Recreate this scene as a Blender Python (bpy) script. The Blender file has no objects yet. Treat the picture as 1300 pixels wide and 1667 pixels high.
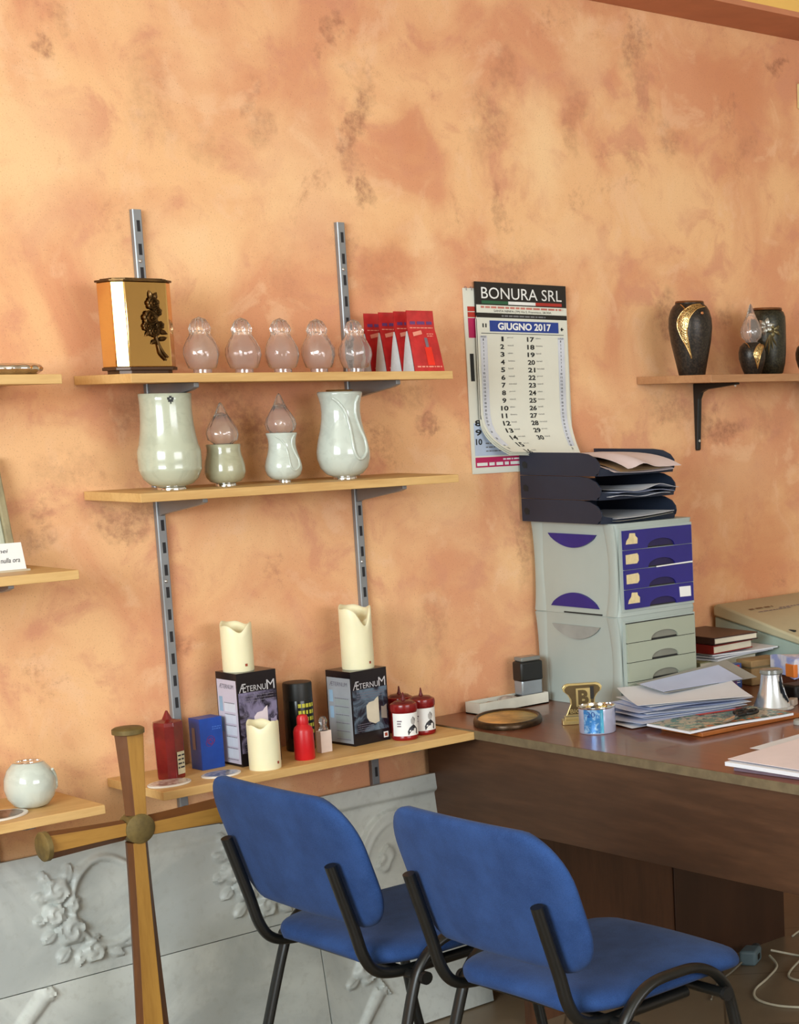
import bpy, bmesh, math, random
import numpy as np
from mathutils import Vector, Matrix

random.seed(7)
SC = bpy.context.scene
COL = SC.collection
PI = math.pi

# ------------------------------------------------------------------ camera
cam_data = bpy.data.cameras.new('camera')
cam = bpy.data.objects.new('camera', cam_data)
COL.objects.link(cam)
cam_data.sensor_fit = 'VERTICAL'
cam_data.sensor_height = 24.0
cam_data.lens = 2929.25 / 1667 * 24.0
cam_data.shift_x = (650 - 1407.83) / 1667
cam_data.shift_y = (1073.74 - 833.5) / 1667
cam_data.clip_start = 0.05
RX = Vector((0.64769744, -0.76156876, -0.02238438))
RD = Vector((-0.12729351, -0.07920006, -0.98869799))
RF = Vector((0.75118865, 0.64322654, -0.14824044))
M = Matrix.Identity(4)
for i in range(3):
    M[i][0] = RX[i]; M[i][1] = -RD[i]; M[i][2] = -RF[i]
M[0][3], M[1][3], M[2][3] = 0.0, -3.8, 1.55
cam.matrix_world = M
SC.camera = cam

# ------------------------------------------------------------------ colour management
SC.view_settings.view_transform = 'Standard'
SC.view_settings.look = 'None'
SC.view_settings.gamma = 1.0
SC.view_settings.use_curve_mapping = False
SC.view_settings.exposure = 0.08

# ------------------------------------------------------------------ world and daylight
world = bpy.data.worlds.new('daylight'); SC.world = world
world.use_nodes = True
world.node_tree.nodes['Background'].inputs[0].default_value = (0.62, 0.75, 1.0, 1)
world.node_tree.nodes['Background'].inputs[1].default_value = 1.0

def area(name, loc, rot, sx, sy, power, color):
    l = bpy.data.lights.new(name, 'AREA'); l.shape = 'RECTANGLE'; l.size = sx; l.size_y = sy
    l.energy = power; l.color = color
    o = bpy.data.objects.new(name, l); COL.objects.link(o)
    o.location = loc; o.rotation_euler = rot
    return o
# daylight through the shop window in the left wall, and through the glazed front behind the camera
area('window_daylight_left', (-1.93, -2.8, 2.05), (0, -PI/2, 0), 1.3, 2.6, 210, (0.84, 0.95, 1.0))
area('window_daylight_front', (2.3, -6.9, 2.0), (PI/2, 0, 0), 3.4, 1.4, 120, (0.97, 0.98, 1.0))

# ------------------------------------------------------------------ material helpers
def s2l(v):
    v = v / 255.0
    return v / 12.92 if v <= 0.04045 else ((v + 0.055) / 1.055) ** 2.4
def rgb(r, g, b): return (s2l(r), s2l(g), s2l(b), 1.0)

class NT:
    def __init__(s, name):
        s.m = bpy.data.materials.new(name); s.m.use_nodes = True
        s.t = s.m.node_tree; s.b = s.t.nodes['Principled BSDF']
    def n(s, typ, **kw):
        x = s.t.nodes.new(typ)
        for k, v in kw.items(): setattr(x, k, v)
        return x
    def l(s, a, b): s.t.links.new(a, b)
    def val(s, sock, v):
        if hasattr(v, 'is_linked') or isinstance(v, bpy.types.NodeSocket): s.l(v, sock)
        else: sock.default_value = v
    def coords(s, kind='Object', scale=(1, 1, 1), rot=(0, 0, 0)):
        tc = s.n('ShaderNodeTexCoord'); mp = s.n('ShaderNodeMapping')
        mp.inputs['Scale'].default_value = scale; mp.inputs['Rotation'].default_value = rot
        s.l(tc.outputs[kind], mp.inputs[0]); return mp.outputs[0]
    def noise(s, vec, scale, detail=3, rough=0.5, dist=0.0):
        x = s.n('ShaderNodeTexNoise'); s.l(vec, x.inputs['Vector'])
        x.inputs['Scale'].default_value = scale; x.inputs['Detail'].default_value = detail
        x.inputs['Roughness'].default_value = rough; x.inputs['Distortion'].default_value = dist
        return x
    def math(s, op, a, b=None, clamp=False):
        x = s.n('ShaderNodeMath', operation=op, use_clamp=clamp); s.val(x.inputs[0], a)
        if b is not None: s.val(x.inputs[1], b)
        return x.outputs[0]
    def maprange(s, v, a, b, c=0.0, d=1.0, smooth=True):
        x = s.n('ShaderNodeMapRange'); x.interpolation_type = 'SMOOTHSTEP' if smooth else 'LINEAR'
        s.l(v, x.inputs[0]); x.inputs[1].default_value = a; x.inputs[2].default_value = b
        x.inputs[3].default_value = c; x.inputs[4].default_value = d
        return x.outputs[0]
    def mix(s, f, a, b, blend='MIX'):
        x = s.n('ShaderNodeMix', data_type='RGBA', blend_type=blend)
        s.val(x.inputs[0], f); s.val(x.inputs[6], a); s.val(x.inputs[7], b)
        return x.outputs[2]
    def bump(s, h, strength=0.2, dist=0.01):
        x = s.n('ShaderNodeBump'); x.inputs['Strength'].default_value = strength
        x.inputs['Distance'].default_value = dist
        s.l(h, x.inputs['Height']); s.l(x.outputs[0], s.b.inputs['Normal'])

MATS = {}
def mat(name, col, rough=0.5, metal=0.0, var=0.06, vscale=8.0, bump=0.0, bscale=200.0, spec=0.5,
        trans=0.0, ior=1.45, stretch=(1, 1, 1), coat=0.0, sss=0.0, sheen=0.0, emit=None):
    if name in MATS: return MATS[name]
    t = NT(name); v = t.coords('Object', stretch)
    nz = t.noise(v, vscale, 4, 0.6)
    c = rgb(*col)
    dark = tuple(x * (1 - var * 2) for x in c[:3]) + (1,); lite = tuple(min(1, x * (1 + var * 2)) for x in c[:3]) + (1,)
    t.l(t.mix(t.maprange(nz.outputs[0], 0.3, 0.7), dark, lite), t.b.inputs['Base Color'])
    t.b.inputs['Roughness'].default_value = rough; t.b.inputs['Metallic'].default_value = metal
    t.b.inputs['Specular IOR Level'].default_value = spec
    t.b.inputs['Transmission Weight'].default_value = trans; t.b.inputs['IOR'].default_value = ior
    t.b.inputs['Coat Weight'].default_value = coat
    if sheen: t.b.inputs['Sheen Weight'].default_value = sheen
    if sss:
        t.b.inputs['Subsurface Weight'].default_value = sss; t.b.inputs['Subsurface Radius'].default_value = (0.02, 0.015, 0.01)
        t.b.inputs['Subsurface Scale'].default_value = 0.4
    if bump:
        nb = t.noise(v, bscale, 3, 0.6); t.bump(nb.outputs[0], bump, 0.002)
    MATS[name] = t.m
    return t.m

def wood(name, c1, c2, rough=0.4, axis='x', scale=10.0, spec=0.5, coat=0.0, blot=0.0):
    if name in MATS: return MATS[name]
    t = NT(name)
    st = {'x': (0.12, 1, 1), 'y': (1, 0.12, 1), 'z': (1, 1, 0.12)}[axis]
    v = t.coords('Object', st)
    a = t.noise(v, scale, 5, 0.65, 0.6); b = t.noise(v, scale * 9, 3, 0.6)
    f = t.math('ADD', t.math('MULTIPLY', a.outputs[0], 0.7), t.math('MULTIPLY', b.outputs[0], 0.3))
    f = t.maprange(f, 0.36, 0.64)
    t.l(t.mix(f, rgb(*c1), rgb(*c2)), t.b.inputs['Base Color'])
    t.b.inputs['Roughness'].default_value = rough; t.b.inputs['Specular IOR Level'].default_value = spec
    t.b.inputs['Coat Weight'].default_value = coat
    t.bump(b.outputs[0], 0.08, 0.001)
    MATS[name] = t.m
    return t.m
# ------------------------------------------------------------------ geometry helpers
class MB:
    """collects shapes; obj() links them as one mesh"""
    def __init__(s): s.v = []; s.f = []; s.mi = []; s.cur = 0; s.X = Matrix.Identity(4)
    def add(s, vs, fs, mi=None):
        o = len(s.v); s.v += [tuple(s.X @ Vector(p)) for p in vs]
        s.f += [tuple(i + o for i in f) for f in fs]; s.mi += [s.cur if mi is None else mi] * len(fs)
        return s
    def box(s, c, d, rz=0.0, mi=None, R=None):
        hx, hy, hz = d[0] / 2, d[1] / 2, d[2] / 2
        R = R or Matrix.Rotation(rz, 3, 'Z')
        vs = [tuple(Vector(c) + R @ Vector((x * hx, y * hy, z * hz))) for z in (-1, 1) for (x, y) in ((-1, -1), (1, -1), (1, 1), (-1, 1))]
        return s.add(vs, [(0, 3, 2, 1), (4, 5, 6, 7), (0, 1, 5, 4), (1, 2, 6, 5), (2, 3, 7, 6), (3, 0, 4, 7)], mi)
    def b2(s, x0, x1, y0, y1, z0, z1, mi=None):
        return s.box(((x0 + x1) / 2, (y0 + y1) / 2, (z0 + z1) / 2), (abs(x1 - x0), abs(y1 - y0), abs(z1 - z0)), mi=mi)
    def lathe(s, prof, seg=40, c=(0, 0, 0), fn=None, mi=None):
        vs = []; fs = []; rings = []
        for (r, z) in prof:
            if r <= 1e-6:
                rings.append([len(vs)]); vs.append((c[0], c[1], c[2] + z))
            else:
                ring = []
                for k in range(seg):
                    a = 2 * PI * k / seg; rr = fn(a, r, z) if fn else r
                    ring.append(len(vs)); vs.append((c[0] + rr * math.cos(a), c[1] + rr * math.sin(a), c[2] + z))
                rings.append(ring)
        for a, b in zip(rings, rings[1:]):
            if len(a) == 1 and len(b) == 1: continue
            for k in range(seg):
                k2 = (k + 1) % seg
                if len(a) == 1: fs.append((a[0], b[k2], b[k]))
                elif len(b) == 1: fs.append((a[k], a[k2], b[0]))
                else: fs.append((a[k], a[k2], b[k2], b[k]))
        if len(rings[0]) > 1: fs.append(tuple(reversed(rings[0])))
        if len(rings[-1]) > 1: fs.append(tuple(rings[-1]))
        return s.add(vs, fs, mi)
    def prism(s, poly, t0, t1, plane='xy', mi=None):
        def P(a, b, t): return {'xy': (a, b, t), 'xz': (a, t, b), 'yz': (t, a, b)}[plane]
        n = len(poly); vs = [P(a, b, t0) for a, b in poly] + [P(a, b, t1) for a, b in poly]
        fs = [tuple(range(n))[::-1], tuple(range(n, 2 * n))] + [(i, (i + 1) % n, n + (i + 1) % n, n + i) for i in range(n)]
        return s.add(vs, fs, mi)
    def tube(s, pts, r, seg=10, closed=False, mi=None, caps=True, ry=None, smooth=0):
        pts = [Vector(p) for p in pts]
        if smooth: pts = catmull(pts, smooth, closed)
        n = len(pts); vs = []; fs = []
        T = []
        for i in range(n):
            a = pts[(i - 1) % n] if (closed or i > 0) else pts[i]; b = pts[(i + 1) % n] if (closed or i < n - 1) else pts[i]
            T.append((b - a).normalized())
        up = Vector((0, 0, 1)) if abs(T[0].z) < 0.9 else Vector((0, 1, 0))
        N = (up - T[0] * up.dot(T[0])).normalized()
        for i in range(n):
            N = (N - T[i] * N.dot(T[i])).normalized(); B = T[i].cross(N)
            rr = r[i * len(r) // n] if isinstance(r, (list, tuple)) else r
            for k in range(seg):
                a = 2 * PI * k / seg
                vs.append(tuple(pts[i] + N * (rr * math.cos(a)) + B * ((ry or rr) * math.sin(a))))
        for i in range(n if closed else n - 1):
            j = (i + 1) % n
            for k in range(seg):
                k2 = (k + 1) % seg; fs.append((i * seg + k, i * seg + k2, j * seg + k2, j * seg + k))
        if caps and not closed:
            fs.append(tuple(range(seg))[::-1]); fs.append(tuple((n - 1) * seg + k for k in range(seg)))
        return s.add(vs, fs, mi)
    def grid(s, nx, ny, fn, mi=None, thick=None):
        """fn(u,v)->point; thick: second skin offset vector fn(u,v) or constant tuple"""
        vs = [tuple(fn(i / nx, j / ny)) for j in range(ny + 1) for i in range(nx + 1)]
        W = nx + 1
        fs = [(j * W + i, j * W + i + 1, (j + 1) * W + i + 1, (j + 1) * W + i) for j in range(ny) for i in range(nx)]
        if thick is not None:
            o = len(vs)
            vs += [tuple(Vector(p) + Vector(thick)) for p in vs[:o]]
            fs += [tuple(o + q for q in reversed(f)) for f in fs[:]]
            edge = [i for i in range(W)] + [j * W + nx for j in range(1, ny + 1)] + [ny * W + i for i in range(nx - 1, -1, -1)] + [j * W for j in range(ny - 1, 0, -1)]
            for a, b in zip(edge, edge[1:] + edge[:1]): fs.append((a, o + a, o + b, b))
        return s.add(vs, fs, mi)
    def obj(s, name, mats, parent=None, bevel=0.0, smooth=True, ang=35, subsurf=0, loc=None, rot=None, seg=2):
        me = bpy.data.meshes.new(name); me.from_pydata(s.v, [], s.f); me.update()
        if not isinstance(mats, (list, tuple)): mats = [mats]
        for m in mats: me.materials.append(m)
        me.polygons.foreach_set('material_index', s.mi)
        bm = bmesh.new(); bm.from_mesh(me); bmesh.ops.recalc_face_normals(bm, faces=bm.faces); bm.to_mesh(me); bm.free()
        if smooth:
            me.polygons.foreach_set('use_smooth', [True] * len(me.polygons))
            try: me.set_sharp_from_angle(angle=math.radians(ang))
            except Exception: pass
        o = bpy.data.objects.new(name, me); COL.objects.link(o)
        if parent is not None: o.parent = parent
        if bevel:
            b = o.modifiers.new('bevel', 'BEVEL'); b.width = bevel; b.segments = seg; b.limit_method = 'ANGLE'; b.angle_limit = math.radians(40)
        if subsurf:
            b = o.modifiers.new('subsurf', 'SUBSURF'); b.levels = subsurf; b.render_levels = subsurf
        if loc is not None: o.location = loc
        if rot is not None: o.rotation_euler = rot
        return o

def catmull(p, n, closed=False):
    out = []; m = len(p)
    rng = range(m) if closed else range(m - 1)
    for i in rng:
        p0 = p[(i - 1) % m] if closed or i > 0 else p[i]; p1 = p[i]; p2 = p[(i + 1) % m]
        p3 = p[(i + 2) % m] if closed or i + 2 < m else p2
        for k in range(n):
            t = k / n
            out.append(0.5 * ((2 * p1) + (p2 - p0) * t + (2 * p0 - 5 * p1 + 4 * p2 - p3) * t * t + (3 * p1 - p0 - 3 * p2 + p3) * t ** 3))
    if not closed: out.append(p[-1])
    return out

def tag(o, label=None, cat=None, group=None, kind=None):
    if label: o['label'] = label
    if cat: o['category'] = cat
    if group: o['group'] = group
    if kind: o['kind'] = kind
    return o
def thing(name, label, cat, loc=(0, 0, 0), rz=0.0, group=None):
    o = bpy.data.objects.new(name, None); COL.objects.link(o)
    o.location = loc; o.rotation_euler = (0, 0, rz); o.empty_display_size = 0.05
    return tag(o, label, cat, group)
def copy_thing(root, label, loc=None, rz=None, group=None):
    def cp(o, parent):
        c = o.copy(); COL.objects.link(c); c.parent = parent
        for ch in [x for x in bpy.data.objects if x.parent == o]: cp(ch, c)
        return c
    r = cp(root, None); r['label'] = label
    if group: r['group'] = group
    if loc is not None: r.location = loc
    if rz is not None: r.rotation_euler = (0, 0, rz)
    return r

# text as thin meshes -------------------------------------------------
_txt = {}
def text_tris(body, bold=0.0, shear=0.0):
    key = (body, bold, shear)
    if key in _txt: return _txt[key]
    cu = bpy.data.curves.new('t', 'FONT'); cu.body = body; cu.size = 1.0; cu.offset = bold; cu.shear = shear
    cu.fill_mode = 'FRONT'; cu.resolution_u = 3
    o = bpy.data.objects.new('t', cu)
    me = bpy.data.meshes.new_from_object(o)
    vs = [tuple(v.co) for v in me.vertices]; fs = [tuple(p.vertices) for p in me.polygons]
    bpy.data.objects.remove(o); bpy.data.meshes.remove(me); bpy.data.curves.remove(cu)
    xs = [v[0] for v in vs]; ys = [v[1] for v in vs]
    r = (vs, fs, min(xs), max(xs), min(ys), max(ys)); _txt[key] = r
    return r
def add_text(mb, body, x0, x1, z0, z1, fn=None, bold=0.0, shear=0.0, mi=None, y=0.0):
    """lettering filling the rectangle x0..x1, z0..z1; fn(x,z)->point"""
    vs, fs, a, b, c, d = text_tris(body, bold, shear)
    fn = fn or (lambda x, z: (x, y, z))
    P = [fn(x0 + (v[0] - a) / (b - a) * (x1 - x0), z0 + (v[1] - c) / (d - c) * (z1 - z0)) for v in vs]
    mb.add(P, fs, mi)
def quad(mb, x0, x1, z0, z1, fn=None, y=0.0, mi=None, n=1, m=1):
    fn = fn or (lambda x, z: (x, y, z))
    mb.grid(n, m, lambda u, v: fn(x0 + u * (x1 - x0), z0 + v * (z1 - z0)), mi)
def dashes(mb, x0, x1, z, h, fn=None, y=0.0, mi=None, seed=0):
    r = random.Random(seed); x = x0
    while x < x1:
        w = r.uniform(1.2, 4.5) * h
        quad(mb, x, min(x + w, x1), z, z + h, fn, y, mi); x += w + h * 0.7
def rrect(w, h, r, n=6, cx=0.0, cy=0.0):
    pts = []
    for (sx, sy, a0) in ((1, 1, 0), (-1, 1, 90), (-1, -1, 180), (1, -1, 270)):
        for k in range(n + 1):
            a = math.radians(a0 + 90 * k / n)
            pts.append((cx + sx * (w / 2 - r) + r * math.cos(a), cy + sy * (h / 2 - r) + r * math.sin(a)))
    return pts
# ------------------------------------------------------------------ the decorated plaster wall
# brush marks of the sponged paint finish: (x, z, half width, half height, strength) on the wall, in metres
DARK = [(2.604, 2.223, 0.031, 0.108, 0.75), (2.609, 2.066, 0.024, 0.043, 0.8), (2.559, 2.407, 0.024, 0.049, 0.6), (2.525, 2.352, 0.013, 0.021, 0.5), (2.997, 2.245, 0.051, 0.092, 0.45), (3.056, 2.403, 0.04, 0.077, 0.4), (3.027, 2.049, 0.02, 0.078, 0.45), (1.831, 2.301, 0.019, 0.025, 0.7), (3.527, 2.483, 0.046, 0.066, 0.6), (4.096, 2.512, 0.049, 0.025, 0.8), (3.642, 2.255, 0.06, 0.042, 0.45), (2.362, 2.165, 0.035, 0.055, 0.4), (2.32, 2.222, 0.019, 0.054, 0.35), (3.477, 2.208, 0.03, 0.066, 0.35), (2.564, 1.919, 0.034, 0.022, 0.35), (3.043, 1.894, 0.092, 0.063, 0.35), (1.758, 1.3, 0.046, 0.028, 0.5), (1.949, 1.313, 0.078, 0.033, 0.75), (2.019, 1.545, 0.072, 0.08, 0.5), (2.686, 1.553, 0.11, 0.045, 0.4), (2.773, 1.49, 0.056, 0.014, 0.6), (2.324, 1.488, 0.073, 0.064, 0.45), (2.063, 1.006, 0.018, 0.039, 0.6), (2.22, 1.561, 0.094, 0.042, 0.45), (3.812, 1.46, 0.091, 0.032, 0.75), (3.603, 1.51, 0.098, 0.044, 0.5), (3.599, 1.761, 0.053, 0.069, 0.6), (3.828, 1.782, 0.036, 0.036, 0.5), (4.01, 1.454, 0.082, 0.056, 0.25), (3.052, 1.157, 0.027, 0.098, 0.5), (2.739, 0.994, 0.057, 0.094, 0.35), (2.857, 0.75, 0.079, 0.023, 0.7), (1.835, 1.412, 0.081, 0.033, 0.35), (2.085, 2.224, 0.05, 0.104, 0.3), (2.207, 2.131, 0.06, 0.04, 0.25), (2.4, 1.842, 0.049, 0.085, 0.2), (3.955, 2.309, 0.053, 0.053, 0.35), (1.894, 2.365, 0.026, 0.025, 0.4), (3.305, 2.274, 0.035, 0.096, 0.35), (3.554, 2.363, 0.033, 0.083, 0.35), (2.655, 1.865, 0.072, 0.059, 0.25), (1.783, 1.35, 0.026, 0.019, 0.5), (2.488, 1.022, 0.052, 0.045, 0.2)]
ORANGE = [(2.758, 2.179, 0.083, 0.089, 0.6), (2.693, 1.896, 0.091, 0.089, 0.5), (3.898, 2.451, 0.183, 0.139, 0.7), (3.875, 2.241, 0.091, 0.123, 0.5), (2.822, 2.434, 0.074, 0.088, 0.3), (3.358, 1.691, 0.137, 0.1, 0.3), (1.823, 1.581, 0.108, 0.051, 0.4), (2.092, 1.289, 0.152, 0.083, 0.3), (2.328, 1.128, 0.15, 0.087, 0.3), (3.965, 1.065, 0.166, 0.226, 0.6), (3.409, 2.581, 0.135, 0.032, 0.4)]
LIGHT = [(2.466, 2.056, 0.187, 0.198, 0.6), (3.174, 2.199, 0.095, 0.19, 0.9), (3.264, 1.951, 0.177, 0.097, 0.6), (2.173, 1.902, 0.137, 0.095, 0.6), (1.829, 2.074, 0.147, 0.188, 0.6), (3.657, 2.087, 0.173, 0.103, 0.4), (2.796, 1.809, 0.114, 0.152, 0.5), (3.337, 2.452, 0.088, 0.112, 0.5), (2.256, 1.033, 0.146, 0.086, 0.4), (2.797, 1.287, 0.116, 0.125, 0.5), (3.308, 1.591, 0.135, 0.1, 0.3), (3.869, 1.294, 0.188, 0.11, 0.4), (2.192, 2.301, 0.09, 0.119, 0.4), (2.625, 0.96, 0.11, 0.093, 0.4)]

def wall_paint():
    t = NT('sponged_peach_plaster')
    tc = t.n('ShaderNodeTexCoord'); P = tc.outputs['Object']
    w1 = t.noise(P, 5.0, 4, 0.6); w2 = t.noise(P, 22.0, 4, 0.65)
    sub = t.n('ShaderNodeVectorMath', operation='SUBTRACT'); t.l(w1.outputs[1], sub.inputs[0]); sub.inputs[1].default_value = (0.5, 0.5, 0.5)
    sc = t.n('ShaderNodeVectorMath', operation='SCALE'); t.l(sub.outputs[0], sc.inputs[0]); sc.inputs['Scale'].default_value = 0.22
    sub2 = t.n('ShaderNodeVectorMath', operation='SUBTRACT'); t.l(w2.outputs[1], sub2.inputs[0]); sub2.inputs[1].default_value = (0.5, 0.5, 0.5)
    sc2 = t.n('ShaderNodeVectorMath', operation='SCALE'); t.l(sub2.outputs[0], sc2.inputs[0]); sc2.inputs['Scale'].default_value = 0.09
    ad = t.n('ShaderNodeVectorMath', operation='ADD'); t.l(P, ad.inputs[0]); t.l(sc.outputs[0], ad.inputs[1])
    ad2 = t.n('ShaderNodeVectorMath', operation='ADD'); t.l(ad.outputs[0], ad2.inputs[0]); t.l(sc2.outputs[0], ad2.inputs[1])
    W = ad2.outputs[0]
    def blobs(S, soft):
        out = None
        for (x, z, a, b, s) in S:
            v = t.n('ShaderNodeVectorMath', operation='SUBTRACT'); t.l(W, v.inputs[0]); v.inputs[1].default_value = (x, 0, z)
            k = t.n('ShaderNodeVectorMath', operation='MULTIPLY'); t.l(v.outputs[0], k.inputs[0]); k.inputs[1].default_value = (1 / a, 0, 1 / b)
            ln = t.n('ShaderNodeVectorMath', operation='LENGTH'); t.l(k.outputs[0], ln.inputs[0])
            f = t.maprange(ln.outputs['Value'], 1.35, soft, 0.0, s)
            out = f if out is None else t.math('MAXIMUM', out, f)
        return out
    big = t.noise(P, 2.6, 5, 0.55, 0.8); mid = t.noise(P, 7.0, 6, 0.62, 0.5); fine = t.noise(P, 60.0, 4, 0.7); grain = t.noise(P, 330.0, 2, 0.6)
    c = t.mix(t.maprange(big.outputs[0], 0.38, 0.62), rgb(222, 157, 116), rgb(240, 189, 138))
    c = t.mix(t.math('MULTIPLY', t.maprange(mid.outputs[0], 0.5, 0.66), 0.75), c, rgb(216, 151, 117))
    c = t.mix(t.math('MULTIPLY', t.maprange(mid.outputs[0], 0.46, 0.34), 0.5), c, rgb(242, 196, 154))
    c = t.mix(blobs(LIGHT, 0.1), c, rgb(248, 206, 156))
    c = t.mix(blobs(ORANGE, 0.1), c, rgb(213, 143, 101))
    # broken sponge marks: the dark glaze only catches the high grain
    br = t.maprange(fine.outputs[0], 0.36, 0.66)
    dk = t.math('MULTIPLY', blobs(DARK, 0.35), t.math('ADD', t.math('MULTIPLY', br, 0.50), 0.36))
    c = t.mix(dk, c, rgb(146, 92, 70))
    m2 = t.noise(P, 3.7, 6, 0.7, 0.4)
    st = t.math('MULTIPLY', t.maprange(m2.outputs[0], 0.57, 0.68), t.math('MULTIPLY', br, 0.5))
    c = t.mix(st, c, rgb(176, 116, 88))
    sp = t.math('MULTIPLY', t.maprange(grain.outputs[0], 0.60, 0.70), 0.45)
    c = t.mix(sp, c, rgb(150, 92, 64))
    t.l(c, t.b.inputs['Base Color'])
    t.b.inputs['Roughness'].default_value = 0.75; t.b.inputs['Specular IOR Level'].default_value = 0.25
    h = t.math('ADD', t.math('MULTIPLY', fine.outputs[0], 0.5), t.math('MULTIPLY', grain.outputs[0], 0.25))
    t.bump(h, 0.35, 0.002)
    return t.m
M_WALL = wall_paint()
M_WALL2 = mat('cream_plaster', (214, 204, 186), 0.8, var=0.05, vscale=3)
M_YELLOW = mat('yellow_ceiling_paint', (240, 192, 104), 0.85, var=0.02, vscale=3)
M_BEAM = mat('salmon_beam_paint', (196, 128, 92), 0.8, var=0.04, vscale=5)

def floor_mat():
    t = NT('tan_floor_tiles'); v = t.coords('Object')
    # tiles laid square, 40 cm
    br = t.n('ShaderNodeTexBrick'); br.offset = 0.0; br.squash = 1.0
    mp = t.n('ShaderNodeMapping'); t.l(v, mp.inputs[0]); mp.inputs['Rotation'].default_value = (0, 0, math.radians(44)); mp.inputs['Location'].default_value = (0.12, 0.05, 0)
    t.l(mp.outputs[0], br.inputs['Vector']); br.inputs['Scale'].default_value = 1.0
    br.inputs['Brick Width'].default_value = 0.40; br.inputs['Row Height'].default_value = 0.40
    br.inputs['Mortar Size'].default_value = 0.003; br.inputs['Mortar Smooth'].default_value = 0.1
    nz = t.noise(v, 9, 5, 0.6)
    a = t.mix(nz.outputs[0], rgb(112, 96, 76), rgb(138, 120, 96))
    t.l(t.mix(br.outputs['Fac'], a, rgb(92, 76, 58)), t.b.inputs['Base Color'])
    t.b.inputs['Roughness'].default_value = 0.35
    return t.m

def struct(name, mb, m, **kw):
    o = mb.obj(name, m, **kw); o['kind'] = 'structure'; return o
X0, X1, Y0, ZC = -2.0, 5.6, -7.0, 2.95
struct('wall_back', MB().b2(X0 - .2, X1 + .2, 0, 0.2, 0, ZC), M_WALL, smooth=False)
struct('floor', MB().b2(X0 - .2, X1 + .2, Y0 - .2, 0.2, -0.1, 0), floor_mat(), smooth=False)
struct('ceiling', MB().b2(X0 - .2, X1 + .2, Y0 - .2, 0.2, ZC, ZC + .1), mat('cream_ceiling_paint', (232, 224, 204), .85, var=.01, vscale=3), smooth=False)
struct('wall_right', MB().b2(X1, X1 + .2, Y0, 0, 0, ZC), M_WALL2, smooth=False)
wl = MB(); wl.b2(X0 - .2, X0, Y0, -4.15, 0, ZC).b2(X0 - .2, X0, -1.45, 0, 0, ZC).b2(X0 - .2, X0, -4.15, -1.45, 0, 1.35).b2(X0 - .2, X0, -4.15, -1.45, 2.75, ZC)
struct('wall_left', wl, M_WALL2, smooth=False)
wf = MB(); wf.b2(X0, 0.55, Y0 - .2, Y0, 0, ZC).b2(4.05, X1, Y0 - .2, Y0, 0, ZC).b2(.55, 4.05, Y0 - .2, Y0, 2.75, ZC).b2(.55, 4.05, Y0 - .2, Y0, 0, 1.25)
struct('wall_front', wf, M_WALL2, smooth=False)
# beam running along the top of the wall
struct('trim_1', MB().b2(X0, X1, -0.232, -0.001, 2.597, 2.612), M_BEAM, smooth=False)
struct('trim_2', MB().b2(X0, X1, -0.232, -0.001, 2.612, ZC), M_YELLOW, smooth=False)
M_FRAME = mat('white_window_frame', (225, 225, 220), 0.4)
w = MB()
for y in (-4.13, -2.8, -1.47): w.b2(X0 - .12, X0 - .06, y - .03, y + .03, 1.35, 2.75)
for z in (1.38, 2.72): w.b2(X0 - .12, X0 - .06, -4.15, -1.45, z - .03, z + .03)
struct('window_1', w, M_FRAME, smooth=False)
w = MB()
for x in (.58, 2.3, 4.02): w.b2(x - .03, x + .03, Y0 - .12, Y0 - .06, 1.25, 2.75)
for z in (1.28, 2.72): w.b2(.55, 4.05, Y0 - .12, Y0 - .06, z - .03, z + .03)
struct('window_2', w, M_FRAME, smooth=False)
# ------------------------------------------------------------------ shelving
M_PINE = wood('pale_beech_board', (218, 178, 116), (200, 156, 96), 0.5, 'x', 14, 0.35)
M_PINE2 = wood('tan_beech_board', (186, 140, 98), (168, 120, 82), 0.5, 'x', 14, 0.35)
M_STEEL = mat('grey_painted_steel', (138, 140, 142), 0.38, 0.35, var=0.04)
M_SLOT = mat('dark_slot', (40, 38, 40), 0.8)
M_SCREW = mat('screw_steel', (210, 210, 210), 0.25, 0.9)
M_BLACK = mat('black_enamel', (28, 28, 26), 0.45, var=0.05)

def board(label, x0, x1, top, th=0.019, d=0.243, m=None, group=None):
    o = MB().box((0, -d / 2, -th / 2), (x1 - x0, d, th)).obj('shelf_board', m or M_PINE, bevel=0.0012, smooth=False, loc=((x0 + x1) / 2, -0.002, top))
    return tag(o, label, 'shelf', group)
board('top pale wood shelf holding the gold urn, clear globes and red packets', 1.865, 2.668, 1.6165)
board('middle pale wood shelf holding the four cream urns and vases', 1.865, 2.668, 1.3715)
board('lowest pale wood shelf holding the candles, spray can and boxes', 1.862, 2.672, 0.7415)
board('short end of pale wood shelf at upper left under the silver dish', 0.925, 1.722, 1.6165)
board('short end of pale wood shelf at left holding the frame and white card', 0.925, 1.722, 1.2265)
board('pale wood shelf end at lower left under the round cream bowl', 0.930, 1.734, 0.7395)
board('tan wood shelf at right holding the black and gold urns', 3.478, 4.28, 1.600, 0.021, 0.295, M_PINE2)

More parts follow.
